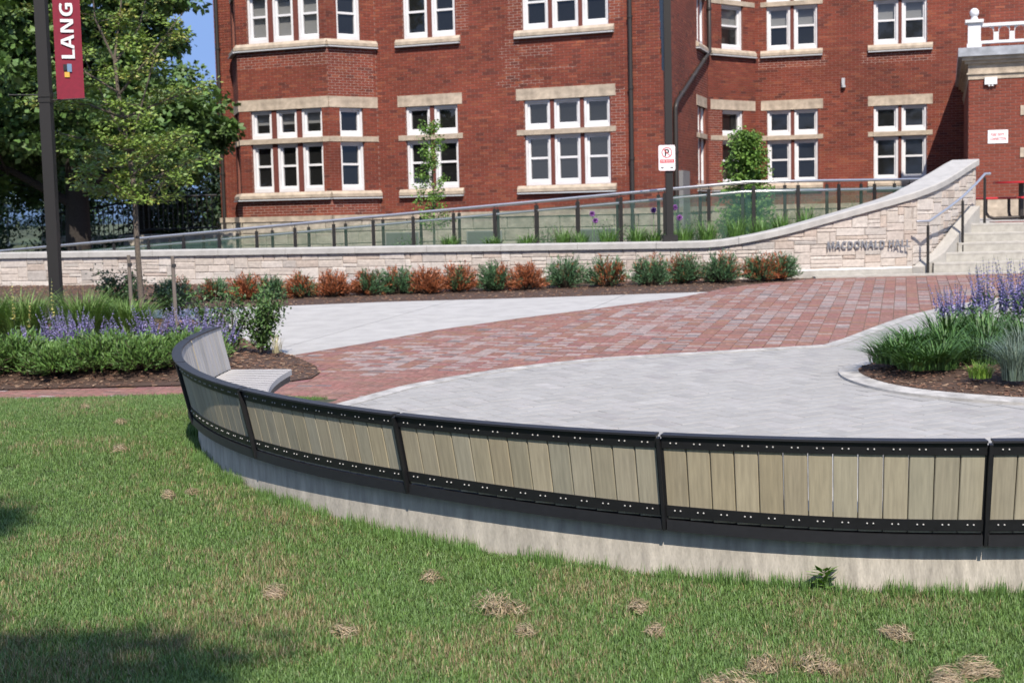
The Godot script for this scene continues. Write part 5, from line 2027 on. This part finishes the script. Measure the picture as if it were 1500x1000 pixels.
	# tree behind the photographer, which shades the near lawn on the left
	big_tree(P(-6.2, -6.5, 0.3), 0.26, [[5.5, 10.6, -1.05, 0.95, 0.6], [4.42, 11.0, -3.3, 0.33, 0.3], [4.0, 11.0, -0.9, 1.3, 0.9], [2.6, 10.0, -0.4, 1.7, 1.2], [1.2, 12.0, 0.4, 1.9, 1.3], [6.3, 10.2, -0.6, 0.65, 0.4], [-0.6, 9.6, 0.6, 1.8, 1.3]], 170, Color(0.05, 0.10, 0.03), "tree standing on the lawn behind the viewer, shading the left foreground")
	var bi := 0
	for bt in [[-30, -34], [-19, -40], [-8, -36], [4, -42], [15, -36], [27, -40], [-40, -20], [38, -24]]:
		big_tree(P(bt[0], bt[1], 0.1), 0.35, [[0, 4.2, 0, 4.4, 2.6], [2.2, 7.6, 0, 3.8, 2.6], [-2.2, 8.0, 0, 3.8, 2.6], [0, 11.0, 0, 3.4, 2.4]], 420, Color(0.05, 0.095, 0.03), "tree in the row across the lawn behind the viewer, number %s" % ORD[bi])
		bi += 1

func narrow_tree(pos: Vector3, h: float, r: float, tiers: int, label: String, dens: float) -> void:
	var t := thing("columnar_tree", label, "tree", pos, "columnar young trees")
	var wood := MB.new()
	limb(wood, [pos, pos + Vector3(0.02, h * 0.5, 0), pos + Vector3(-0.03, h, 0)], 0.026, 0.006)
	var ts := []
	var cs := []
	for k in tiers:
		var f := lerpf(0.12 if dens > 0.8 else 0.24, 0.97, (k + rnd(-0.2, 0.2)) / tiers)
		var rr := r * (1.15 - f * 0.75) * rnd(0.75, 1.1)
		for b in (5 if dens > 0.8 else 4):
			var az := rnd(0, TAU)
			var p := pos + Vector3(0, h * f, 0)
			var e := p + Vector3(cos(az) * rr, rnd(0.02, 0.22), sin(az) * rr)
			wood.tube([p, e], [0.006, 0.002], 4, Color.WHITE)
			for m in int(9 * dens) + 3:
				ts.append(Transform3D(Basis.from_euler(Vector3(rnd(-0.4, 0.4), rnd(0, TAU), rnd(-0.4, 0.4))).scaled(Vector3.ONE * rnd(0.7, 1.2)), p.lerp(e, rnd(0.15, 1.1)) + rand_dir() * 0.05))
				cs.append(vary(Color(0.125, 0.235, 0.04), 0.3))
	part(wood, "trunk", M.bark, t)
	stuff(multi(leaf_cluster(8, 0.075, 0.06, 0.045, 0.7), "crown", M.leaf, t, ts, cs))

# lobes: [x, y, z, horizontal radius, vertical radius] from the trunk's foot
func big_tree(pos: Vector3, r: float, lobes: Array, per: int, col: Color, label: String) -> void:
	var t := thing("maple_tree", label, "tree", pos, "large trees")
	var wood := MB.new()
	var hi := 0.0
	for l in lobes:
		hi = maxf(hi, l[1])
	limb(wood, [pos - Vector3(0, 0.2, 0), pos + Vector3(0.05, hi * 0.3, 0), pos + Vector3(-0.1, hi * 0.62, 0.05), pos + Vector3(0.05, hi, 0)], r, r * 0.22)
	var ts := []
	var cs := []
	for l in lobes:
		var c := pos + Vector3(l[0], l[1], l[2])
		var from := pos + Vector3(0, l[1] * 0.55, 0)
		limb(wood, [from, from.lerp(c, 0.5) + Vector3(0, 0.15, 0), c], r * 0.38, r * 0.1)
		for k in 9:
			var d := rand_dir()
			limb(wood, [from.lerp(c, rnd(0.5, 1.0)), c + Vector3(d.x * l[3], d.y * l[4], d.z * l[3]) * 0.8], r * 0.1, 0.012)
		# boughs: leaf clumps gather in tiers, with gaps between them
		var boughs := 40
		for k in boughs:
			var d := rand_dir()
			var bc := c + Vector3(d.x * l[3], d.y * l[4], d.z * l[3]) * pow(rng.randf(), 0.35)
			var br: float = l[3] * rnd(0.16, 0.30)
			for m in per / boughs:
				var o := rand_dir() * br * pow(rng.randf(), 0.5)
				o.y *= 0.45
				ts.append(Transform3D(Basis.from_euler(Vector3(rnd(-0.5, 0.5), rnd(0, TAU), rnd(-0.5, 0.5))).scaled(Vector3.ONE * rnd(0.7, 1.3)), bc + o))
				cs.append(vary(col, 0.35))
	part(wood, "trunk", M.darkbark, t)
	stuff(multi(leaf_cluster(10, 0.24, 0.15, 0.12, 0.6), "crown", M.darkleaf, t, ts, cs))

# ---------------------------------------------------------------- beds
var ORD := ["first", "second", "third", "fourth", "fifth", "sixth", "seventh", "eighth", "ninth", "tenth", "eleventh", "twelfth", "thirteenth", "fourteenth", "fifteenth", "sixteenth", "seventeenth", "eighteenth", "nineteenth", "twentieth"]

func build_wall_bushes() -> void:
	# [picture column, share of dead foliage, size]
	var row := [[247, 0.1, 0.9], [305, 0.15, 0.85], [349, 0.92, 1.0], [388, 0.3, 0.85], [431, 0.85, 0.95], [477, 1.0, 1.0], [530, 0.55, 1.0], [573, 0.3, 1.05], [615, 0.97, 1.05], [660, 0.93, 1.1], [716, 0.25, 1.15], [760, 1.0, 1.05], [818, 0.04, 1.25], [878, 0.06, 1.2], [942, 0.08, 1.2], [990, 0.45, 1.2], [1044, 0.25, 1.25], [1102, 0.72, 1.1], [1133, 0.2, 1.1]]
	for i in row.size():
		var x: float = row[i][0]
		var d := lerpf(21.75, 23.25, (x - 247.0) / 886.0) + rnd(-0.15, 0.15) + (0.25 if x > 1120.0 else 0.0)
		var px := (x - 750.0) / 2083.0 * d * 1.003 + 0.006 * d
		var k: float = row[i][1]
		var kind := "dead rusty brown juniper" if k > 0.8 else ("juniper half rusty and half green" if k > 0.4 else ("green juniper with rusty patches" if k > 0.12 else "healthy dark green juniper"))
		var s: float = row[i][2]
		juniper(P(px, d, minf(gy(0, d), 0.56)), "%s, %s from left in the row below the stone wall" % [kind, ORD[i]], 0.35 * s, 0.40 * s, int(115 * s), k, "junipers along the stone wall")

func build_left_bed() -> void:
	var h := func(d: float) -> float: return gy(0, d) + 0.07
	var g := Color(0.135, 0.235, 0.055)
	var where := ["at the far left edge of the bed", "in front of the left lamp post", "right of the left lamp post", "left of the young tree's stakes"]
	var i := 0
	for p in [[-5.75, 15.5, 0.78], [-5.3, 15.4, 0.82], [-4.68, 15.5, 0.80], [-4.25, 15.7, 0.66]]:
		strap_plant(P(p[0], p[1], h.call(p[1])), "ornamental_grass", "tall arching green grass clump " + where[i], "ornamental grass", "ornamental grasses in the left bed", 1100, p[2], 0.50, 0.010, g, 0.2)
		i += 1
	i = 0
	for p in [[-5.28, 15.1, 0.98], [-4.82, 14.9, 0.88], [-5.15, 15.0, 0.75]]:
		spike_plant(P(p[0], p[1], h.call(p[1])), ["tall yellow flower spike among the grasses at far left", "yellow flower spike in front of the lamp post", "shorter yellow flower spike between the two others"][i], 1, p[2], 0.1, Color(0.40, 0.38, 0.12), "yellow flower spikes", "yellow_spike_flower")
		i += 1
	i = 0
	for p in [[-4.5, 14.4, 0.58], [-4.28, 14.3, 0.5], [-3.78, 14.35, 0.5], [-3.6, 14.6, 0.52], [-3.22, 14.5, 0.5], [-3.0, 14.25, 0.42], [-4.72, 14.2, 0.46]]:
		spike_plant(P(p[0], p[1], h.call(p[1])), "purple flower spikes, %s clump counted from the bench in the left bed" % ORD[[5, 4, 3, 2, 1, 0, 6][i]], 27, p[2] * rnd(0.85, 1.05), 0.46, Color(0.20, 0.175, 0.36), "purple flower clumps in the left bed")
		i += 1
	i = 0
	for p in [[-4.72, 13.55, 0.5], [-4.28, 13.2, 0.36], [-3.9, 13.45, 0.55], [-3.5, 13.35, 0.46], [-3.1, 13.6, 0.5], [-5.15, 13.3, 0.58], [-3.72, 13.85, 0.4], [-4.35, 13.8, 0.38], [-3.3, 13.95, 0.34], [-5.9, 13.5, 0.55], [-6.6, 13.4, 0.5]]:
		juniper(P(p[0], p[1], h.call(p[1])), "low spreading bright green shrub, %s" % ["second from the left at the bed's front", "third from the left at the bed's front", "in the middle of the bed's front", "second nearest the bench at the bed's front", "nearest the bench at the bed's front", "leftmost at the bed's front", "in the second row below the middle purple flowers", "in the second row at left below purple flowers", "in the second row nearest the bench", "left of all that the photo shows", "farthest left beyond the frame"][i], p[2], 0.62 * p[2] + rnd(-0.03, 0.06), int(330 * p[2]), 0.0, "spreading shrubs at the front of the left bed", "spreading_shrub", Color(0.085, 0.165, 0.035))
		i += 1
	leafy_shrub(P(-3.18, 15.1, h.call(15.1)), "leafy_shrub", "loose dark leafy shrub behind the bench end, left of the pair", 0.32, 0.66, 1300, Color(0.055, 0.11, 0.03), 0.046, "leafy shrubs behind the bench", 0.1)
	leafy_shrub(P(-2.62, 14.75, h.call(14.75)), "leafy_shrub", "dense leafy green shrub beside the white concrete, right of the pair", 0.29, 0.68, 3000, Color(0.07, 0.135, 0.035), 0.044, "leafy shrubs behind the bench")
	leafy_shrub(P(-2.92, 14.8, h.call(14.8)), "leafy_shrub", "thin open leafy shrub in the middle behind the bench", 0.30, 0.52, 700, Color(0.06, 0.12, 0.03), 0.042, "leafy shrubs behind the bench", 0.1)
	leafy_shrub(P(-5.1, 18.6, h.call(18.6)), "leafy_shrub", "dark rounded shrub left of the young tree", 0.42, 0.66, 2600, Color(0.035, 0.075, 0.025), 0.05, "dark shrubs round the young tree")
	leafy_shrub(P(-4.45, 18.7, h.call(18.7)), "leafy_shrub", "dark rounded shrub right behind the young tree", 0.36, 0.48, 1500, Color(0.035, 0.075, 0.025), 0.05, "dark shrubs round the young tree")
	strap_plant(P(-2.42, 14.55, h.call(14.55)), "straw_tuft", "small straw coloured grass tuft beside the white concrete", "ornamental grass", "", 40, 0.26, 0.10, 0.006, Color(0.36, 0.33, 0.20), 0.05)

func build_right_bed() -> void:
	var h := func(d: float) -> float: return gy(0, d) + 0.11
	var i := 0
	for p in [[4.72, 13.9], [5.02, 13.6], [5.1, 14.1], [4.45, 14.15], [5.4, 13.8]]:
		spike_plant(P(p[0], p[1], h.call(p[1])), "tall clump of lavender blue flower spikes, %s in the kerbed bed" % ["middle front", "right front", "right rear", "leftmost", "rightmost"][i], 34, 0.78 if i != 3 else 0.55, 0.46, Color(0.19, 0.17, 0.38), "blue flower clumps in the right bed")
		i += 1
	i = 0
	var dl := Color(0.055, 0.125, 0.028)
	for p in [[3.42, 12.35, 0.34], [3.62, 12.0, 0.32], [3.85, 12.55, 0.42], [4.05, 13.15, 0.50], [4.3, 12.75, 0.48], [3.72, 12.95, 0.36], [4.05, 12.15, 0.36], [4.45, 13.3, 0.5], [4.7, 12.9, 0.45], [3.32, 12.45, 0.27], [3.45, 12.0, 0.24], [3.55, 12.7, 0.34]]:
		strap_plant(P(p[0], p[1], h.call(p[1])), "daylily", "strap leaved green daylily clump, %s" % ["at the left tip of the kerbed bed", "second from the left tip near the kerb", "in the middle left of the kerbed bed", "below the leftmost blue flowers", "in the middle of the kerbed bed", "at the back left of the kerbed bed", "in the middle front of the kerbed bed", "just in front of the blue flowers", "at the right in front of the blue flowers", "lowest one at the very left of the bed", "small one beside the left kerb", "low one behind the left tip"][i], "daylily", "daylilies in the right bed", 230, p[2], 0.38, 0.016, dl, 0.17)
		i += 1
	strap_plant(P(4.0, 11.25, h.call(11.25)), "blue_grass", "blue grey fine grass clump at the right edge of the bed", "ornamental grass", "", 420, 0.46, 0.36, 0.005, Color(0.12, 0.17, 0.13), 0.10)
	strap_plant(P(4.35, 12.05, h.call(12.05)), "blue_grass", "blue grey grass clump behind the front one", "ornamental grass", "", 300, 0.48, 0.36, 0.005, Color(0.13, 0.18, 0.14), 0.10)
	strap_plant(P(3.78, 11.4, h.call(11.4)), "lime_sedge", "small bright lime green grassy plant on the mulch", "ornamental grass", "", 200, 0.17, 0.13, 0.006, Color(0.15, 0.27, 0.035), 0.09)
	leafy_shrub(P(4.62, 12.35, h.call(12.35)), "dry_flower", "tan dried flower head among the daylilies", 0.14, 0.52, 220, Color(0.45, 0.32, 0.18), 0.028)

func build_garden_strip() -> void:
	# plants above the coping, in front of the glass
	var i := 0
	for p in [[0.95, 25.5, 0.30], [1.25, 25.4, 0.24], [1.75, 25.3, 0.28], [2.25, 25.15, 0.30], [2.55, 25.1, 0.25], [3.05, 24.95, 0.30], [3.45, 24.85, 0.34], [3.95, 24.8, 0.40], [4.35, 24.8, 0.38], [4.75, 24.9, 0.42], [5.2, 25.0, 0.5], [-1.1, 26.3, 0.22], [-0.3, 26.0, 0.2], [0.3, 25.75, 0.22]]:
		strap_plant(P(p[0], p[1], 1.09), "daylily", "strap leaved plant above the coping, %s" % ["fourth from the left", "fifth from the left", "below the left pair of purple globes", "left of the wall lamp post", "just left of the wall lamp post", "just right of the wall lamp post", "second right of the wall lamp post", "third right of the wall lamp post", "in front of the columnar tree", "right of the columnar tree", "rightmost beneath the rail", "leftmost near the thin tree", "second from the left", "third from the left"][i], "daylily", "plants behind the coping", 150, p[2] * 1.9, 0.26, 0.015, Color(0.085, 0.18, 0.035), 0.15)
		i += 1
	i = 0
	for p in [[1.48, 25.35, 0.62], [1.53, 25.3, 0.50], [2.55, 25.15, 0.66], [2.92, 25.1, 0.70], [2.99, 25.0, 0.52]]:
		var pos := P(p[0], p[1], 1.1)
		var t := thing("allium_flower", "purple globe flower on a bare stem, %s" % ["upper of the left pair", "lower of the left pair", "just left of the wall lamp post", "tall one right of the wall lamp post", "short one right of the wall lamp post"][i], "flower", pos, "purple globe flowers")
		var sm := MB.new()
		sm.tube([pos, pos + Vector3(0, p[2], 0)], [0.006, 0.005], 5, Color(0.1, 0.2, 0.06))
		part(sm, "stem", M.paint, t)
		var gm := MB.new()
		for k in 260:
			var d := rand_dir()
			leaf(gm, pos + Vector3(0, p[2], 0) + d * rnd(0.0, 0.03), d, d.cross(rand_dir()).normalized(), 0.032, 0.022, vary(Color(0.26, 0.10, 0.34), 0.35))
		part(gm, "flower_head", M.petal, t)
		i += 1
	i = 0
	for p in [[-1.95, 28.2, 0.3], [2.0, 26.9, 0.55], [3.5, 26.7, 0.6], [5.7, 27.2, 0.75], [6.6, 27.3, 0.7], [4.2, 27.6, 0.5], [0.7, 27.6, 0.45], [7.3, 27.6, 0.8]]:
		leafy_shrub(P(p[0], p[1], 0.86), "garden_shrub", "low green shrub behind the glass railing, %s" % ["at the foot of the thin tree", "left of the wall lamp post", "right of the wall lamp post", "right of the columnar tree", "second right of the columnar tree", "left of the columnar tree's foot", "between the two columnar trees", "nearest the porch"][i], 0.42, p[2] + 0.25, 420, Color(0.06, 0.12, 0.035), 0.05, "shrubs behind the ramp railing")
		i += 1

# ---------------------------------------------------------------- lawn
func build_lawn_grass() -> void:
	var mb := MB.new()
	for i in 11:
		blade(mb, Vector3(rnd(-0.03, 0.03), -0.004, rnd(-0.03, 0.03)), rnd(0, TAU), rnd(0.022, 0.046), rnd(0.003, 0.024), rnd(0.0018, 0.0031), Color.WHITE * rnd(0.75, 1.2), 2, 0.6)
	var tuft := mb.mesh()
	var nz := FastNoiseLite.new()
	nz.seed = 3
	nz.frequency = 0.9
	nz.fractal_octaves = 3
	var ts := []
	var cs := []
	var tries := 0
	while ts.size() < 135000 and tries < 420000:
		tries += 1
		var d := lerpf(3.6, 11.9, pow(rng.randf(), 1.35))
		var x := rnd(-0.42 * d - 1.9, minf(0.40 * d + 1.8, 4.4))
		if not is_lawn(x, d, 4.135):
			continue
		var n := nz.get_noise_2d(x, d)
		var s := rnd(0.65, 1.35) * (1.0 + 0.4 * n)
		ts.append(Transform3D(Basis.from_euler(Vector3(rnd(-0.25, 0.25), rnd(0, TAU), rnd(-0.25, 0.25))).scaled(Vector3(1, s, 1)), P(x, d, lawn_h(x, d))))
		var dry := clampf(0.17 + n * 0.65 - 0.13 * sstep(5.5, 8.5, d), 0.02, 0.7)
		if rng.randf() < dry:
			cs.append(vary(Color(0.24, 0.205, 0.105), 0.35))
		else:
			cs.append(vary(Color(0.105, 0.187, 0.045), 0.35))
	# a taller fringe that the mower leaves along the concrete
	for i in 2400:
		var a := rnd(-14.0, 99.0)
		var p := bp(rnd(4.13, 4.2), a, 0.0)
		if nz.get_noise_2d(p.x * 3.0, p.z * 3.0) < -0.15:
			continue
		var s := rnd(1.0, 2.9)
		ts.append(Transform3D(Basis.from_euler(Vector3(rnd(-0.2, 0.2), rnd(0, TAU), rnd(-0.2, 0.2))).scaled(Vector3(0.9, s, 0.9)), Vector3(p.x, lawn_h(p.x, -p.z), p.z)))
		cs.append(vary(Color(0.10, 0.19, 0.045), 0.3))
	var o := multi(tuft, "grass", M.blade, self, ts, cs)
	stuff(o, "mown green lawn with dry straw patches in the foreground", "grass")
	# clumps of dead cut grass
	var spots := [[-1.72, 6.95, 1.0], [-0.92, 5.28, 1.2], [-0.09, 5.02, 2.0], [-0.34, 5.45, 1.0], [-0.6, 4.78, 1.0], [0.02, 4.72, 0.9], [0.43, 5.0, 1.0], [0.46, 4.72, 1.0], [0.78, 4.36, 1.2], [0.92, 4.36, 1.2], [0.66, 4.18, 1.5], [1.28, 4.66, 1.1], [1.3, 4.22, 1.5], [1.42, 4.32, 1.2], [-2.6, 9.3, 1.0], [-2.3, 8.2, 0.9], [-1.62, 7.0, 0.9], [-3.1, 10.2, 0.9], [1.72, 4.62, 0.9]]
	var lbl := ["near the left lawn's middle, by another clump", "left of the biggest clump, above the bottom shade", "the biggest clump, below the bench's second upright", "just below the concrete, left of the biggest clump", "below and left of the biggest clump", "just below the biggest clump", "right of the biggest clump, upper of two", "right of the biggest clump, lower of two", "left one of a close pair at the bottom", "right one of a close pair at the bottom", "broad clump cut by the bottom edge, left of centre right", "below the leafy weed", "broad clump at the bottom below the weed", "right of the broad clump below the weed", "far left lawn beside the bench end", "left lawn below the bench end", "beside another clump near the left lawn's middle", "farthest clump on the left lawn", "at the right edge of the lawn"]
	var ci := -1
	for q in spots:
		ci += 1
		var pos := P(q[0], q[1], lawn_h(q[0], q[1]) + 0.025)
		var cb := MB.new()
		var ax := rnd(0, TAU)
		var main := Vector3(cos(ax), 0, sin(ax))
		for puff in (1 if q[2] < 1.1 else 3):
			var pc: Vector3 = pos + Vector3(rnd(-1, 1), 0, rnd(-1, 1)) * (0.0 if puff == 0 else 0.045 * q[2])
			var sz: float = q[2] * (rnd(0.8, 1.0) if puff == 0 else rnd(0.45, 0.7))
			var rr := Vector3(0.052 * sz * rnd(0.8, 1.3), 0.05 * sz, 0.046 * sz)
			for k in int(230 * sz):
				var od := rand_dir()
				od.y = absf(od.y)
				var b: Vector3 = pc + Vector3(od.x * rr.x, od.y * rr.y - 0.008, od.z * rr.z) * pow(rng.randf(), 0.25)
				var tg := (main * (1.0 if rng.randf() < 0.5 else -1.0) + rand_dir() * 0.7)
				tg = (tg - od * tg.dot(od) * 0.8).normalized()
				leaf(cb, b - tg * 0.012, tg, tg.cross(od + rand_dir() * 0.3).normalized(), rnd(0.02, 0.05), rnd(0.0018, 0.0034), vary(Color(0.30, 0.235, 0.145), 0.4))
		single(cb, "dry_grass_clump", M.blade, pos, "dry straw clump, " + lbl[ci], "dry grass", "clumps of dry cut grass on the lawn")
	# weed at the foot of the concrete
	var wp := bp(4.145, 13.4, 0.0)
	wp.y = lawn_h(wp.x, -wp.z)
	var wt := thing("weed", "small bright green broad leaved weed against the concrete wall", "plant", wp)
	var wm := MB.new()
	for k in 44:
		var az := rnd(0, TAU)
		var f := rnd(0.15, 1.0)
		var d := Vector3(cos(az), rnd(0.1, 0.9), absf(sin(az))).normalized()
		leaf(wm, wp + Vector3(rnd(-0.012, 0.012), f * 0.09, 0.005), d, d.cross(Vector3.UP).normalized(), rnd(0.05, 0.08), rnd(0.018, 0.028), vary(Color(0.17, 0.32, 0.06), 0.25))
	part(wm, "leaves", M.leaf, wt)

# ---------------------------------------------------------------- far left background
func build_background() -> void:
	# dark railing of the side entrance
	var r := thing("side_railing", "dark metal picket railing by the corner of the hall", "railing", P(-9.0, 37.5, 1.4))
	var path := [P(-12.6, 38.5, 1.95), P(-10.6, 38.2, 2.22), P(-9.6, 38.0, 2.38), P(-7.75, 37.9, 2.40)]
	var rm := MB.new()
	rm.tube(path, [0.03, 0.03, 0.03, 0.03], 6, Color.WHITE)
	var low := []
	for p in path:
		low.append(p - Vector3(0, 0.85, 0))
	rm.tube(low, [0.025, 0.025, 0.025, 0.025], 6, Color.WHITE)
	part(rm, "rails", M.railpost, r)
	for i in path.size() - 1:
		var n := int((path[i + 1] - path[i]).length() / 0.13)
		for k in n:
			var p: Vector3 = lerp(path[i], path[i + 1], float(k) / n)
			var pm := MB.new()
			pm.box(Transform3D(Basis.IDENTITY, p - Vector3(0, 0.45, 0)), Vector3(0.022, 0.88, 0.022), Color.WHITE)
			part(pm, "picket", M.railpost, r)
	var lm := MB.new()
	lm.box(Transform3D(Basis.IDENTITY, P(-9.9, 38.4, 0.95)), Vector3(5.2, 0.9, 0.7), Color.WHITE)
	single(lm, "side_landing", M.plinth, P(-9.9, 38.4, 0.5), "shaded stone landing under the dark picket railing", "landing")
	# bus shelter
	var s := thing("bus_shelter", "small glazed bus shelter with a pale blue roof beyond the trees", "bus shelter", P(-20.2, 60.0, 0.5))
	var c := P(-20.2, 60.0, 0.5)
	var rf := MB.new()
	rf.box(Transform3D(Basis(Vector3.BACK, 0.04), c + Vector3(0, 2.35, 0)), Vector3(2.6, 0.14, 1.6), Color(0.30, 0.42, 0.55))
	part(rf, "roof", M.paint, s)
	for x in [-1.15, 1.15]:
		for z in [-0.7, 0.7]:
			var pm := MB.new()
			pm.box(Transform3D(Basis.IDENTITY, c + Vector3(x, 1.15, z)), Vector3(0.08, 2.3, 0.08), Color(0.35, 0.38, 0.4))
			part(pm, "post", M.paint, s)
	var gm := MB.new()
	gm.quad(c + Vector3(-1.1, 0.3, -0.7), c + Vector3(1.1, 0.3, -0.7), c + Vector3(1.1, 2.2, -0.7), c + Vector3(-1.1, 2.2, -0.7), Color.WHITE)
	part(gm, "pane", M.railglass, s)
	# hedge shrubs under the maples
	var i := 0
	for p in [[-13.2, 35.5, 0.85, 1.1], [-11.6, 35.8, 0.8, 1.0], [-14.8, 36.2, 0.8, 1.3], [-10.2, 36.0, 0.7, 1.2], [-12.4, 40.5, 1.2, 1.8], [-15.5, 43, 1.4, 2.2]]:
		leafy_shrub(P(p[0], p[1], 0.5), "hedge_shrub", "shaded green hedge shrub under the maples, %s" % ["second from the left", "third from the left", "leftmost", "nearest the dark railing", "farther back in the middle", "farthest back on the left"][i], p[2], p[3], 900, Color(0.035, 0.075, 0.025), 0.11, "hedge shrubs under the maples")
		i += 1
	i = 0
	for p in [[-27.0, 52.0], [-23.5, 50.0], [-20.0, 47.5], [-17.0, 46.5], [-14.2, 46.0], [-12.0, 47.5], [-10.6, 46.0], [-9.4, 48.5]]:
		leafy_shrub(P(p[0], p[1], 0.45), "tall_hedge", "tall dark hedge section beyond the maples, %s from left" % ORD[i], 1.9, 3.2, 1700, Color(0.03, 0.06, 0.022), 0.22, "tall hedge sections")
		i += 1
	# wooded backdrop beyond
	i = 0
	for p in [[-34, 78, 7], [-26, 84, 8], [-18, 88, 7], [-42, 70, 7], [-12, 92, 7]]:
		big_tree(P(p[0], p[1], 0.4), 0.4, [[0, 5.0, 0, 5.0, 3.2], [2.5, 8.0, 0, 4.0, 3.0], [-2.5, 7.5, 1, 4.2, 3.0], [0, 2.6, 1, 5.0, 1.8]], 900, Color(0.045, 0.09, 0.03), "far tree of the wooded backdrop, %s" % ["second from the left", "third from the left", "fourth from the left", "leftmost", "nearest behind the hall"][i])
		i += 1
